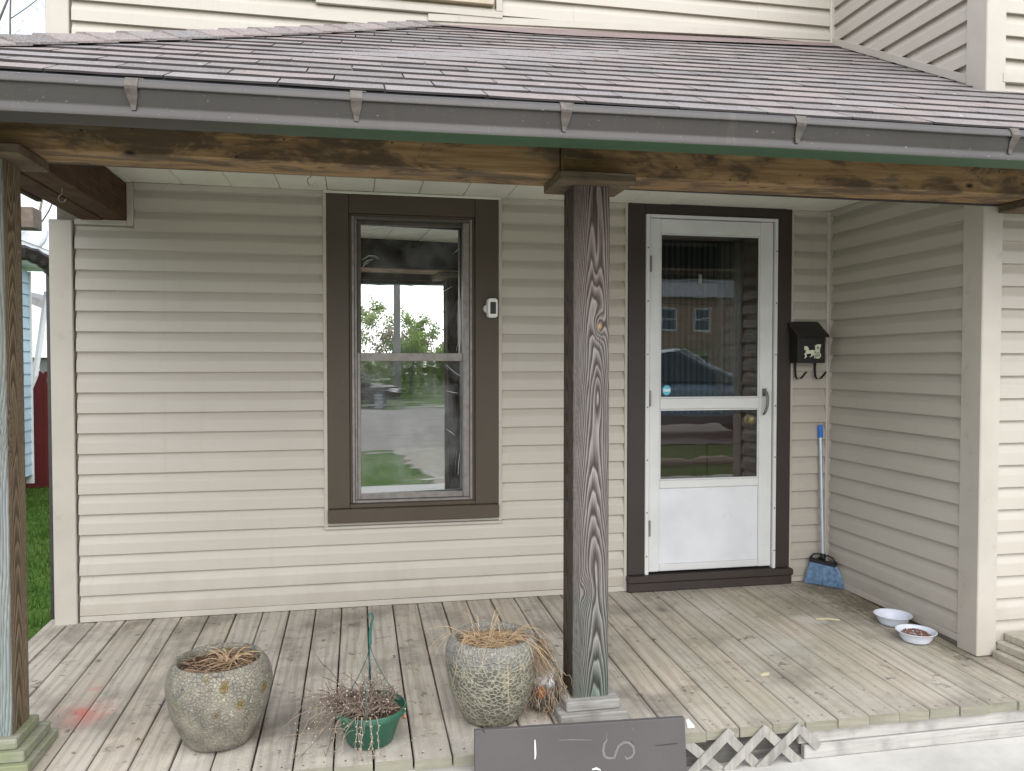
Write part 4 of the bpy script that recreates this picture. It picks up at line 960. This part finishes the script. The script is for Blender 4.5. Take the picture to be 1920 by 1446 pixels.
mark([(1003,1387),(1003.5,1400),(1004,1415),(1003,1424)], .0058, WM, 'number_mark')
mark([(1048,1388),(1075,1387),(1110,1388)], .0035, GM, 'number_mark')
mark([(1138,1374),(1137,1386)], .003, GM, 'number_mark')
mark([(1139,1386),(1133,1395),(1131,1408),(1134,1419),(1142,1422),(1152,1421),(1155,1411),(1160,1399),(1170,1392),(1180,1393),(1188,1401),(1189,1412),(1184,1420),(1175,1423),(1172,1418)], .0085, GM, 'number_mark')
mark([(1228,1398),(1245,1397),(1270,1394)], .003, KM, 'scratch'); mark([(905,1368.5),(907,1371),(908.5,1374)], .004, KM, 'scratch'); mark([(1183,1391),(1186,1393)], .005, KM, 'scratch')
mark([(1184,1363),(1189,1371)], .003, GM, 'scratch'); mark([(1110,1443),(1118,1441),(1126,1444)], .008, WM, 'number_mark')
# ================================================================== DISHES
DISH = NT('white_plastic_dish'); DISH.col((.72,.76,.86), .35); DISH.b.inputs['Subsurface Weight'].default_value = .0; DISH = DISH.m
def dish(px, py, label):
    c = at(px,py,Z=-.024); c.x -= .022; zz = dz(c.y)+.003
    t = thing('food_dish', (c.x,c.y,zz), label, 'dish', 'white dishes by the side wall')
    m = MB(); m.lathe([(.048,0),(.058,0),(.062,.003),(.065,.012),(.069,.013),(.080,.040),(.090,.046),(.0915,.0485),(.089,.0495),(.078,.043),(.069,.020),(.063,.006),(.0,.005)],(c.x,c.y,zz),48); m.build('bowl', DISH, t, smooth=rad(50))
    return t, c, zz
dish(1681,1170,'empty white plastic dish on the deck, the one farther from the camera')
dt, dc_, dzz = dish(1725,1199,'white plastic dish heaped with brown kibble, the nearer dish')
kb = MB()
for i in range(170):
    a = random.uniform(0,6.283); r = .062*math.sqrt(random.random()); x, y = dc_.x+r*math.cos(a), dc_.y+r*math.sin(a); z = dzz+.030+.014*(1-(r/.066)**2)*random.random()+.004; s_ = random.uniform(.0045,.007)
    q = Matrix.Rotation(random.uniform(0,3),3,Vector((random.random(),random.random(),random.random()+.01)))
    vs = [Vector((x,y,z))+q@Vector(v)*s_ for v in ((1,0,0),(-1,0,0),(0,1,0),(0,-1,0),(0,0,.6),(0,0,-.6))]
    kb.add(vs, [(0,2,4),(2,1,4),(1,3,4),(3,0,4),(2,0,5),(1,2,5),(3,1,5),(0,3,5)])
kb.build('kibble', plain('brown_kibble',(.23,.105,.055),.7,0,.5,120), dt, kind='stuff')
# ================================================================== BROOM
bt = at(1538,797,Y=-.034); bb = at(1543,1044,Y=-.085); br = thing('broom', (4.06,-.12,0), 'angled broom with blue bristles leaning in the corner under the mailbox', 'broom')
ax = (bb-bt); L_ = ax.length; axn = ax.normalized()
MB().tube([bt+axn*.06, bb+axn*.02], .0105, 12).build('handle', plain('silver_broom_tube',(.55,.60,.68),.28,.6,.1), br, smooth=rad(40))
g = MB(); g.tube([bt, bt+axn*.004, bt+axn*.07, bt+axn*.075], [.009,.0145,.0145,.0125], 12); g.build('grip', plain('blue_grip',(.022,.17,.62),.4), br, smooth=rad(40))
BB = plain('black_broom_plastic',(.012,.013,.016),.45)
A = at(1519,1052,Y=-.045); B = at(1568,1064,Y=-.155); N_ = (B-A).cross(Vector((0,0,1))).normalized()
hd = MB(); sN = N_*.020; up = Vector((0,0,.022))
hd.hexa([A-sN,B-sN,B+sN,A+sN,A-sN+up,B-sN+up,B+sN+up,A+sN+up]); hd = hd.build('broom_head', BB, br, bevel=.005)
soc = bb; mid_ = A.lerp(B,.42)+Vector((0,0,.02))
MB().tube([soc-axn*.02, soc+axn*.012, mid_], [.015,.016,.022], 10).build('socket', BB, hd, smooth=rad(40))
for e_, s_ in ((A,.10),(B,.10)):
    e2 = e_+Vector((0,0,.018)); pts = [soc-axn*.0, soc.lerp(e2,.35)+Vector((0,0,.022)), soc.lerp(e2,.75)+Vector((0,0,.022)), e2]
    MB().tube(pts, [.006,.0055,.0055,.006], 8).build('brace', BB, hd, smooth=True)
BLU = NT('blue_bristle'); BLU.col(BLU.ramp(BLU.rnd(),[(0,(.11,.20,.33)),(.5,(.19,.31,.47)),(1,(.30,.42,.56))]),.55); BLU = BLU.m
BLU2 = plain('blue_grey_bristle', (.22,.34,.49), .6, 0, .35, 40)
C0 = at(1509,1087,Y=-.045); D0 = at(1586,1107,Y=-.20)
bw = MB()
for i in range(1500):
    t = random.random(); q = random.uniform(-1,1); tt = t+random.gauss(0,.012)
    a_ = A.lerp(B, .02+.96*t)+N_*q*.015+Vector((0,0,.002)); e_ = C0.lerp(D0, tt)+N_*q*.030; e_.z = dz(e_.y)+.003+random.uniform(0,.012)
    m_ = a_.lerp(e_,.55)+N_*q*.006; bw.tube([a_,m_,e_], [.0014,.0014,.0011], 3, cap=False)
bw.build('bristles', BLU2, br, kind='stuff')
# ================================================================== MAILBOX
ym0, ym1 = -.128, -.026
fl, frr = at(1496.5,640,Y=ym0), at(1547.8,640,Y=ym0); zt_, zb_ = at(1500,628,Y=ym0).z, at(1500,681,Y=ym0).z
mb = thing('mailbox', ((fl.x+frr.x)/2,-.03,zb_), 'black wall mailbox with a cream horse and carriage emblem beside the door', 'mailbox')
zr = at(1490,603,Y=ym1).z
m = MB(); m.prism([(ym1,zb_),(ym0,zb_),(ym0,zt_),(ym1,zr-.012)][::-1], 'x', fl.x, frr.x); m.build('box_body', MBLK, mb, bevel=.003)
m = MB(); o_ = .012
m.prism([(ym1+.002,zr-.006),(ym0-.016,zt_-.005),(ym0-.018,zt_-.014),(ym0-.014,zt_-.014),(ym0-.012,zt_-.001),(ym1+.002,zr)][::-1], 'x', fl.x-.012, frr.x+.014)
m.prism([(ym1,zr-.001),(ym1,zr-.03),(ym0-.013,zt_-.012),(ym0-.013,zt_-.002)], 'x', fl.x-.0135, fl.x-.0122); m.prism([(ym1,zr-.001),(ym1,zr-.03),(ym0-.013,zt_-.012),(ym0-.013,zt_-.002)], 'x', frr.x+.0142, frr.x+.0155)
m.build('lid', MBLK, mb)
for hxp in (1493,1530):
    q = at(hxp,690,Y=-.05); x = q.x
    pts = [(-.040,zb_+.01),(-.040,zb_-.05),(-.046,zb_-.080),(-.062,zb_-.094),(-.080,zb_-.092),(-.094,zb_-.070),(-.100,zb_-.052)]
    m = MB(); ww = .007; vs = []
    for i, (y, z) in enumerate(pts):
        dx_ = .035*max(0,(i-3))/3; vs += [(x-ww+dx_,y,z),(x+ww+dx_,y,z)]
    nn = len(vs); vs2 = [(a_,b_+.003,c_+.002) for a_,b_,c_ in vs]
    m.add(vs+vs2, [(2*i,2*i+1,2*i+3,2*i+2) for i in range(len(pts)-1)]+[(nn+2*i,nn+2*i+2,nn+2*i+3,nn+2*i+1) for i in range(len(pts)-1)]+[(2*i,2*i+2,nn+2*i+2,nn+2*i) for i in range(len(pts)-1)]+[(2*i+1,nn+2*i+1,nn+2*i+3,2*i+3) for i in range(len(pts)-1)])
    m.build('paper_hook', MBLK, mb)
def EM(x, y): q = at(1470+x/11.12, 590+y/11.12, Y=ym0-.001); return (q.x, q.z)
em = MB()
def ep(pts): em.prism([EM(*p) for p in pts], 'y', ym0-.0032, ym0-.0006)
ep([(418,655),(440,660),(470,658),(497,675),(512,705),(512,738),(540,748),(590,738),(625,745),(640,775),(635,812),(600,822),(560,812),(520,815),(480,820),(455,800),(450,770),(462,745),(440,735),(424,742),(420,715),(425,690)])   # horse body and head
ep([(462,795),(430,805),(424,830),(440,855),(446,872),(418,912),(438,914),(474,876),(462,850),(450,836),(478,822)])     # front leg
ep([(560,810),(592,818),(600,860),(575,874),(540,890),(525,886),(560,862),(572,850)])                                  # lifted leg
ep([(596,815),(632,810),(640,838),(655,862),(648,912),(624,912),(636,876),(612,850)])                                  # hind leg
ep([(635,745),(650,735),(648,755),(636,775),(622,768)])
ep([(640,655),(670,630),(720,618),(768,622),(770,640),(752,690),(742,752),(750,800),(690,800),(658,790),(652,750),(648,690)])  # carriage
def ring(cx, cy, r0, r1, n=26):
    for i in range(n):
        a, b_ = 2*math.pi*i/n, 2*math.pi*(i+1)/n; ep([(cx+r0*math.cos(a),cy+r0*math.sin(a)),(cx+r1*math.cos(a),cy+r1*math.sin(a)),(cx+r1*math.cos(b_),cy+r1*math.sin(b_)),(cx+r0*math.cos(b_),cy+r0*math.sin(b_))])
ring(700,850,48,68); ring(700,850,0.5,14,10)
for i in range(8):
    a = math.pi*i/8; c_, s_ = math.cos(a), math.sin(a); ep([(700+50*c_-4*s_,850+50*s_+4*c_),(700+50*c_+4*s_,850+50*s_-4*c_),(700-50*c_+4*s_,850-50*s_-4*c_),(700-50*c_-4*s_,850-50*s_+4*c_)])
emo = em.build('emblem', CREAM, mb, label='cream horse and carriage emblem')
wn = MB()
for x, y in ((684,668),(706,668),(684,698),(706,698)): wn.prism([EM(x,y),(EM(x+16,y)[0],EM(x,y)[1]),EM(x+16,y+22),(EM(x,y)[0],EM(x,y+22)[1])][::-1], 'y', ym0-.0040, ym0-.0034)
wn.build('carriage_window', MBLK, emo)
# ================================================================== SECURITY CAMERA
sc0, sc1 = at(913,560,Y=-.06), at(931,596,Y=-.06); cmx, cmz = (sc0.x+sc1.x)/2, (sc0.z+sc1.z)/2
sc = thing('security_camera', (cmx,-.04,cmz-.05), 'small white security camera mounted on the window casing', 'camera')
WP = plain('white_plastic', (.78,.78,.76), .35, 0, .03)
m = MB(); n = 24; prof = []
def rr_(hx_, hz_, r, n=6): return [(sx*(hx_-r)+r*math.cos(a0+math.pi/2*i/n), sz*(hz_-r)+r*math.sin(a0+math.pi/2*i/n)) for (sx,sz,a0) in ((1,1,0),(-1,1,math.pi/2),(-1,-1,math.pi),(1,-1,1.5*math.pi)) for i in range(n+1)]
ang = rad(8)
def cb(hx_, hz_, r, y0, y1): 
    q = MB(); q.prism(rr_(hx_,hz_,r), 'y', y0, y1); q.v = [(cmx+x*math.cos(ang)-(y+.06)*math.sin(ang), y, cmz+z) for x,y,z in q.v]; return q
cb(.027,.052,.016,-.084,-.046).build('camera_body', WP, sc, bevel=.006, seg=2)
cb(.0155,.032,.004,-.0855,-.0843).build('lens_plate', MBLK, sc)
MB().tube([(cmx-.018,-.0325,cmz-.002),(cmx-.018,-.046,cmz-.002)], [.024,.018], 16).build('mount', WP, sc)
# ================================================================== SMALL THINGS
HOOKM = plain('grey_hook_metal', (.35,.34,.32), .4, .7)
for px, py, Yh, zt2, lab in ((584,325,-1.30,1.998,'small open hook screwed under the front beam'),(117,376,-.75,2.008,'small open hook screwed under the dark side beam')):
    q = at(px,py,Y=Yh); x = q.x
    h_ = thing('ceiling_hook', (x,Yh,zt2), lab, 'hook')
    MB().tube([(x,Yh,zt2+.004),(x-.001,Yh,zt2-.022),(x-.012,Yh,zt2-.030),(x-.016,Yh,zt2-.042),(x-.008,Yh,zt2-.054),(x+.006,Yh,zt2-.054),(x+.013,Yh,zt2-.043)], .0022, 6).build('wire', HOOKM, h_)
def scrap(name, pts, label, cat, m, h_=.003):
    P_ = [at(x,y,Z=dz(at(x,y,Z=-.03).y)) for x,y in pts]; q = MB(); n = len(P_)
    vs = [p_+Vector((0,0,.0022)) for p_ in P_]+[p_+Vector((0,0,.0022+h_*random.uniform(.6,1.5))) for p_ in P_]
    q.add(vs, [tuple(range(n))[::-1],tuple(range(n,2*n))]+[(i,(i+1)%n,n+(i+1)%n,n+i) for i in range(n)]); o = q.build(name, m); setp(o, label, cat)
CH = plain('pale_wood_chip', (.62,.55,.36), .8)
scrap('wood_chip', [(1528,1161),(1552,1160),(1574,1163),(1575,1165),(1550,1162.5),(1530,1163)], 'long pale wood sliver on the deck in front of the broom', 'wood chip', CH)
scrap('wood_chip', [(1424,1267),(1432,1263),(1443,1263),(1442,1267),(1428,1269)], 'short pale wood chip on the deck boards in front of the door', 'wood chip', CH)
scrap('paper_scrap', [(1286,1352),(1291,1350),(1303,1364),(1301,1367),(1289,1366)], 'white scrap of paper on the deck beside the brown board corner', 'paper', plain('white_paper',(.78,.78,.80),.7))
bd = at(759,1350,Z=-.045); m = MB(); m.lathe([(.0,-.007),(.005,-.005),(.007,0),(.005,.005),(.0,.007)],(bd.x,bd.y,dz(bd.y)+.009),12); setp(m.build('orange_bead', plain('orange_bead_paint',(.62,.25,.10),.5), smooth=True), 'tiny orange bead on the deck beside the green basket', 'bead')
lf = MB(); q = at(258,1387,Z=-.035); lx, ly, lz = q.x, q.y, dz(q.y)+.003
lf.add([(lx-.010,ly,lz),(lx,ly-.008,lz+.006),(lx+.012,ly,lz+.002),(lx,ly+.007,lz+.009)], [(0,1,3),(1,2,3)]); setp(lf.build('dead_leaf', plain('brown_leaf',(.20,.13,.08),.8)), 'curled brown dead leaf on the boards beside the flecked planter', 'leaf')
# fallen crumbs and petals, too small to count
cr = MB()
for i in range(260):
    x, y = random.uniform(-.1,4.1), random.uniform(-1.58,-.05)
    if random.random() < .6: x, y = random.gauss(1.5,.4), random.gauss(-1.5,.05)
    y = max(-1.59, min(-.03, y)); r = random.uniform(.0012,.0036); a0 = random.uniform(0,3)
    if x > XR-.05: continue
    cr.add([(x+r*math.cos(a0+a*1.57), y+r*math.sin(a0+a*1.57), dz(y)+.0032+.001*(a%2)) for a in range(4)], [(0,1,2),(0,2,3)])
setp(cr.build('crumbs', plain('pale_crumb',(.62,.60,.55),.8)), 'scattered pale crumbs and petals on the deck boards', 'crumbs', kind='stuff')

# ================================================================== BEYOND THE PORCH: yard, neighbours
GL = GZ-.07
LBLU = m_paint('pale_blue_siding', (.42,.56,.64), rough=.5); WHT = m_paint('white_fascia_paint', (.74,.74,.74), rough=.5); GROOF = plain('grey_roof', (.22,.215,.22), .9, 0, .2, 6)
YN = 5.6
ncx = at(60,720,Y=YN).x-.03
nb = thing('neighbour_house', (ncx-3,YN+3,GL), 'pale blue sided neighbouring house with white eave beyond the porch post', 'house')
nw = MB().box(ncx-6,ncx-.002,YN-5,YN,GL+.30,2.36).build('wall', LBLU, nb)
box('crawl_gap', UND, nb, ncx-5.95,ncx-.08,YN-4.9,YN-.08,GL,GL+.30,bevel=0)  # dark gap below the wall, its shade put into the colour
z = GL+.30
while z < 2.3:
    m = MB(); m.add([(ncx+.020,YN-5,z),(ncx+.020,YN,z),(ncx+.004,YN-5,z+.128),(ncx+.004,YN,z+.128),(ncx,YN-5,z),(ncx,YN,z)],[(0,1,3,2),(4,5,1,0)]); m.build('siding_course', LBLU, nw); z += .128
box('corner_board', WHT, nb, ncx-.05,ncx+.03,YN+.001,YN+.03,GL+.20,2.34)
ev = MB().box(ncx-6,ncx+.16,YN-5.3,YN+.35,2.38,2.44).build('eave', WHT, nb, bevel=.004)
box('gutter', WHT, ev, ncx+.19,ncx+.28,YN-5.3,YN+.38,2.42,2.54,bevel=.01); box('fascia', WHT, ev, ncx+.162,ncx+.188,YN-5.3,YN+.36,2.40,2.60)
MB().prism([(ncx-6.1,2.60),(ncx-3,3.5),(ncx+.20,2.60)], 'y', YN-5.3, YN+.40).build('roof', GROOF, nb)
a_, c_ = at(88,548,Y=YN+.3), at(66,705,Y=YN+.1); MB().tube([a_,a_.lerp(c_,.3),c_,(c_.x-.05,c_.y,GL+1.3)], .034, 6).build('downspout', WHT, nb)
sdx = at(58,440,Y=YN+1.2); sdh = thing('satellite_dish', (sdx.x,YN+1.2,3.2), 'pale satellite dish on the neighbouring grey roof', 'satellite dish')
m = MB(); m.lathe([(.0,.06),(.12,.045),(.22,.012),(.255,-.02),(.25,-.03),(.21,.0),(.11,.03),(.0,.045)],(0,0,0),28); rot = Matrix.Rotation(rad(70),3,'X')
m.v = [tuple(rot@Vector(v)+Vector((sdx.x-.06,YN+1.2,sdx.z))) for v in m.v]; m.build('reflector', plain('dish_grey',(.55,.57,.60),.5), sdh, smooth=True)
MB().tube([(sdx.x-.06,YN+1.24,sdx.z),(sdx.x-.06,YN+1.30,sdx.z-.2),(sdx.x-.06,YN+1.3,3.02)], .025, 8).build('mast', ALU, sdh)
cq = at(62,388,Y=4.2); box('chimney', plain('brown_chimney',(.16,.125,.10),.9,0,.25,18,.3), nb, cq.x-.42, cq.x, 4.2, 4.42, 2.62, cq.z, bevel=.006)
# red board fence
RED = m_paint('red_fence_paint', (.145,.018,.017), rough=.75, dirt=(.07,.015,.014)); YFN = 6.6
fx0, fx1 = at(58,800,Y=YFN).x, at(112,800,Y=YFN).x; fz = at(75,700,Y=YFN).z
fn_ = thing('board_fence', ((fx0+fx1)/2,YFN,GL), 'dark red vertical board fence between the two houses', 'fence')
x = fx0-.3; i = 0
while x < fx1+2.0:
    zt_ = fz+random.uniform(-.03,.03); wd = .105
    m = MB(); m.prism([(x,GL),(x+wd,GL),(x+wd+.012,zt_-.03),(x+wd-.02,zt_),(x+.03,zt_+.005),(x+.012,zt_-.03)], 'y', YFN+random.uniform(-.004,.004), YFN+.022); m.build('fence_board', RED, fn_, bevel=.003); x += wd+.004
for z in (GL+.35, fz-.3): box('fence_rail', RED, fn_, fx0-.3, fx1+2.0, YFN+.028, YFN+.065, z, z+.08)
# far white house
fh = thing('far_house', (-9,24,GL), 'distant white house with grey roof seen past the fence', 'house')
fcx = at(82,620,Y=24).x; e_ = at(80,672,Y=24).z; rz_ = at(70,600,Y=24).z
hwall = MB().box(fcx-5,fcx+4,24,32,GL,e_).build('wall', WHT, fh)
MB().prism([(fcx-5.4,e_),(fcx+4.4,e_),(fcx-.8,rz_+1.0)], 'y', 23.6, 32.2).build('roof', GROOF, fh)
gbl = MB().prism([(fcx-4.7,e_+.02),(fcx+3.7,e_+.02),(fcx-.8,rz_+.75)], 'y', 23.5, 23.58).build('gable', WHT, fh)
wq = at(86,692,Y=23.95); wf = MB().box(wq.x-.18,wq.x+.18,23.94,23.99,wq.z-.4,wq.z+.45).build('window', plain('far_window',(.12,.13,.14),.3), fh); box('frame', WHT, wf, wq.x-.24,wq.x+.24,23.92,23.938,wq.z+.45,wq.z+.52)
# ---- grass blades beside the porch
gr = MB(); G1 = m_leaf('grass_blade', (.045,.11,.014), (.13,.20,.035))
for i in range(26000):
    y = random.uniform(-2.2,6.5)**1; lim = -.2 if y > -1.8 else .4
    x = random.uniform(-3.2,-.15)
    # only the wedge between porch and neighbour
    h = random.uniform(.03,.075)*(1+.5*mnoise.noise(Vector((x*1.3,y*1.3,0)))); a = random.uniform(0,6.283); wdt = random.uniform(.003,.006); ln = random.uniform(.0,.05); b_ = random.uniform(0,6.28)
    z = GL; gr.add([(x-wdt*math.cos(a),y-wdt*math.sin(a),z),(x+wdt*math.cos(a),y+wdt*math.sin(a),z),(x+ln*math.cos(b_),y+ln*math.sin(b_),z+h)], [(0,1,2)])
setp(gr.build('grass', G1), 'short green grass beside the porch', 'grass', kind='stuff')

# ================================================================== TREES
BARK = plain('grey_bark', (.20,.175,.15), .9, 0, .3, 12, .5)
def tree(name, loc, H_, label, lmats, nleaf, seed_, spread=.45, lsize=.12, group=None, cat='tree', trunk_r=.16, levels=3, fork=4):
    rs = random.Random(seed_); t = thing(name, loc, label, cat, group); o = Vector(loc)
    wd = MB(); tips = []
    def br_(p, d, L_, r, lv):
        n = 5; pts = [p]; rr = [r]
        for i in range(n):
            d = (d+Vector((rs.gauss(0,.12),rs.gauss(0,.12),rs.gauss(.04,.08)))).normalized(); p = p+d*(L_/n); pts.append(p); rr.append(r*(1-.62*(i+1)/n))
        wd.tube(pts, rr, 6 if lv < 2 else 3, cap=False)
        if lv >= levels: tips.extend(pts[2:]); return
        for i in range(fork+(2 if lv == 0 else 0)):
            j = rs.randint(2,n); a = rs.uniform(0,6.283); q = (d*rs.uniform(.5,1)+Vector((math.cos(a),math.sin(a),rs.uniform(-.1,.5)))*spread*1.6).normalized()
            br_(pts[j], q, L_*rs.uniform(.45,.72), max(.004, rr[j]*rs.uniform(.5,.75)), lv+1)
    br_(o, Vector((rs.gauss(0,.04),rs.gauss(0,.04),1)), H_*.55, trunk_r, 0); wd.build('trunk', BARK, t)
    if nleaf:
        cw = MB()
        for i in range(nleaf):
            p = rs.choice(tips); p = p+Vector((rs.gauss(0,.18),rs.gauss(0,.18),rs.gauss(0,.18)))*(H_/8); s_ = lsize*rs.uniform(.5,1.3)
            u = Vector((rs.gauss(0,1),rs.gauss(0,1),rs.gauss(0,1))).normalized(); v = u.orthogonal().normalized()
            cw.add([p-u*s_,p+v*s_*.6,p+u*s_,p-v*s_*.6],[(0,1,2,3)])
        cw.build('crown', lmats, t)
    return t
LG = [m_leaf('spring_leaf_a',(.24,.34,.10),(.40,.48,.20)), m_leaf('spring_leaf_b',(.32,.40,.16),(.48,.54,.28)), m_leaf('bud_leaf',(.36,.30,.22),(.48,.42,.32))]
tree('bare_tree', (-6.6,15.5,GL), 15.0, 'bare budding tree behind the house corner against the sky', [LG[2]], 900, 11, .42, .03, trunk_r=.12, levels=4, fork=5)
# ================================================================== ACROSS THE STREET (seen mirrored in the window and door glass)
lab = ['pale green budding tree across the street mirrored in the window, first along the row','second bushy spring tree across the street mirrored in the window','third loose green tree across the street mirrored in the window','fourth tall bare twiggy tree across the street mirrored in the window','fifth low green tree across the street mirrored in the window','sixth grey budding tree across the street mirrored in the window','seventh bright green tree across the street mirrored in the window','eighth twiggy tree across the street mirrored in the window','ninth round green tree across the street mirrored in the window']
ti = 0
for i in range(9):
    x = 1.5+i*1.5+random.uniform(-.4,.4); y = -36-random.uniform(0,6); hh_ = [5.0,6.2,5.4,5.4,5.6,5.0,4.4,4.4,4.0][i]
    tree('roadside_tree', (x,y,GL), hh_, lab[i], [LG[[1,0,1,2,0,2,1,2,0][i]]], [5000,6600,6200,1500,6400,2900,6600,1700,6400][i], 40+i, 0.5, .075, 'trees across the street', trunk_r=.12, levels=3, fork=4)
sh = MB(); rs = random.Random(3)
for i in range(15000):
    x = rs.uniform(-30,24); y = -43+rs.gauss(0,1.2); hz = (2.6+1.2*mnoise.noise(Vector((x*.25,0,0))))*rs.random()**.7
    s_ = rs.uniform(.10,.28); u = Vector((rs.gauss(0,1),rs.gauss(0,1),rs.gauss(0,1))).normalized(); v = u.orthogonal().normalized(); p = Vector((x,y,GL+hz))
    sh.add([p-u*s_,p+v*s_*.6,p+u*s_,p-v*s_*.6],[(0,1,2,3)])
setp(sh.build('thicket', LG[0]), 'green thicket along the far side of the street', 'thicket', kind='stuff')
POLE = plain('grey_utility_pole', (.26,.24,.22), .9)
up_ = thing('utility_pole', (6.3,-30,GL), 'grey utility pole across the street mirrored in the window', 'utility pole')
MB().tube([(6.3,-30,GL),(6.3,-30,11)], [.17,.12], 12).build('pole', POLE, up_); box('crossarm', POLE, up_, 5.3,7.3,-30.2,-30.08,9.2,9.32)
for z, dx in ((9.35,-.95),(9.35,.95),(5.6,0),(4.6,0)):
    w_ = MB(); w_.tube([(6.3+dx+x,-30-.02*abs(x),z-.9*(1-((x%24)/12-1)**2)*.6) for x in range(-48,49,4)], .018, 4, cap=False); w_.build('cable', plain('cable_black',(.03,.03,.03),.7), up_)
# house across the street
TB = m_paint('tan_brick_siding', (.36,.24,.17), rough=.8)
ah = thing('street_house', (21,-41,GL), 'tan house with grey roof across the street mirrored in the door glass', 'house')
wl = MB().box(15.5,27,-49,-41,GL,5.4).build('wall', TB, ah); MB().prism([(-41+.5,5.4),(-45,7.6),(-49.5,5.4)], 'x', 15, 27.5).build('roof', GROOF, ah)
for x in (17.2,20.0,22.2,25.0):
    for z in (1.2,4.0):
        wn_ = MB().box(x-.45,x+.45,-40.99,-40.95,z-.6,z+.6).build('window', plain('street_window',(.05,.06,.07),.15), ah)
        for q in ((x-.52,x-.452,z-.66,z+.66),(x+.452,x+.52,z-.66,z+.66),(x-.45,x+.45,z+.602,z+.68),(x-.45,x+.45,z-.68,z-.602),(x-.45,x+.45,z-.03,z+.03)): box('frame', WHT, wn_, q[0],q[1],-40.99,-40.93,q[2],q[3],bevel=0)
# ---- cars
def car(loc, rz, paint, label, s=1.0):
    t = thing('parked_car', loc, label, 'car', 'cars parked across the street'); t.rotation_euler = (0,0,rz); o = Vector(loc)
    def bld(m, name, mat, par, **k): m.v = [(o.x+x*s,o.y+y*s,o.z+z*s) for x,y,z in m.v]; return m.build(name, mat, par, **k)
    st = [(-2.25,.45,.62,.70),(-2.15,.30,.92,.80),(-1.6,.24,.98,.86),(-.6,.22,.97,.88),(.6,.22,.97,.88),(1.4,.24,.92,.87),(2.05,.28,.80,.80),(2.28,.40,.62,.66)]
    m = MB(); k_ = 10; vs = []
    for x, zb__, zt__, hw_ in st:
        for j in range(k_):
            a = 2*math.pi*j/k_+math.pi/k_; cx_, sx_ = math.cos(a), math.sin(a); q = lambda v: math.copysign(abs(v)**.5, v)
            vs.append((x, hw_*q(cx_), (zb__+zt__)/2+(zt__-zb__)/2*q(sx_)))
    fs = [(i*k_+j, i*k_+(j+1)%k_, (i+1)*k_+(j+1)%k_, (i+1)*k_+j) for i in range(len(st)-1) for j in range(k_)]+[tuple(range(k_))[::-1], tuple(range((len(st)-1)*k_, len(st)*k_))]
    m.add(vs, fs); body = bld(m, 'body', paint, t, smooth=rad(50))
    m = MB(); m.add([(-1.75,-.74,.95),(1.15,-.76,.93),(1.15,.76,.93),(-1.75,.74,.95),(-1.05,-.58,1.42),(.20,-.60,1.44),(.20,.60,1.44),(-1.05,.58,1.42)], [(0,1,5,4),(1,2,6,5),(2,3,7,6),(3,0,4,7),(4,5,6,7)]); bld(m,'cabin',plain('car_glass',(.02,.022,.025),.08),t,bevel=.04,seg=2)
    m = MB(); m.add([(-1.08,-.575,1.425),(.22,-.595,1.445),(.22,.595,1.445),(-1.08,.575,1.425),(-.9,-.5,1.47),(.05,-.5,1.48),(.05,.5,1.48),(-.9,.5,1.47)],[(0,1,5,4),(1,2,6,5),(2,3,7,6),(3,0,4,7),(4,5,6,7)]); bld(m,'roof_panel',paint,t)
    for y in (-1,1):
        for a, c in (((-1.75,.745,.95),(-1.05,.59,1.43)),((1.15,.765,.93),(.20,.61,1.45)),((-.38,.765,.95),(-.38,.605,1.44))):
            m = MB(); m.tube([(a[0],a[1]*y,a[2]),(c[0],c[1]*y,c[2])], .035, 6); bld(m,'pillar',paint,t)
        for x in (-1.38,1.38):
            m = MB(); m.tube([(x,y*.66,.32),(x,y*.70,.32),(x,y*.86,.32),(x,y*.885,.32)], [.27,.32,.32,.27], 20); w__ = bld(m,'wheel',plain('tyre_rubber',(.015,.015,.015),.8),t)
            m = MB(); m.tube([(x,y*.87,.32),(x,y*.892,.32)], [.20,.17], 14); bld(m,'rim',plain('rim_metal',(.4,.4,.41),.3,.8),w__)
        m = MB(); m.box(2.10,2.24,y*.42-.14,y*.42+.14,.58,.70); bld(m,'headlight',plain('headlight_lens',(.6,.62,.62),.15),t,bevel=.03)
        m = MB(); m.box(-2.24,-2.13,y*.50-.16,y*.50+.16,.66,.82); bld(m,'tail_light',plain('tail_lens',(.25,.015,.012),.2),t,bevel=.03)
    return t
CARM = NT('maroon_black_car_paint'); CARM.col((.035,.018,.020),.25); CARM.b.inputs['Coat Weight'].default_value = .6
CARB = NT('blue_grey_car_paint'); CARB.col((.20,.26,.33),.3); CARB.b.inputs['Coat Weight'].default_value = .6
car((3.5,-26.3,GL+.02), 0, CARM.m, 'dark maroon car parked across the street mirrored in the window')
car((8.0,-12.0,GL+.02), rad(15), CARB.m, 'blue grey car parked near the path mirrored in the door glass', 1.25)
# edging stones and driftwood along the path, mirrored low in the door
for i,(x,y,l) in enumerate(((5.3,-7.2,.7),(6.0,-7.0,.8),(6.8,-7.15,.7))):
    m = MB(); m.tube([(x-l/2,y,GL+.06),(x-l/4,y+.05,GL+.09),(x+l/4,y-.03,GL+.08),(x+l/2,y+.02,GL+.06)], [.05,.07,.065,.04], 8)
    setp(m.build('driftwood_log', plain('pale_driftwood',(.42,.32,.26),.9)), ['pale driftwood log on the lawn mirrored low in the door, nearest the path','pale driftwood log on the lawn mirrored low in the door, middle one','pale driftwood log on the lawn mirrored low in the door, farthest from the path'][i], 'log', 'driftwood on the lawn')
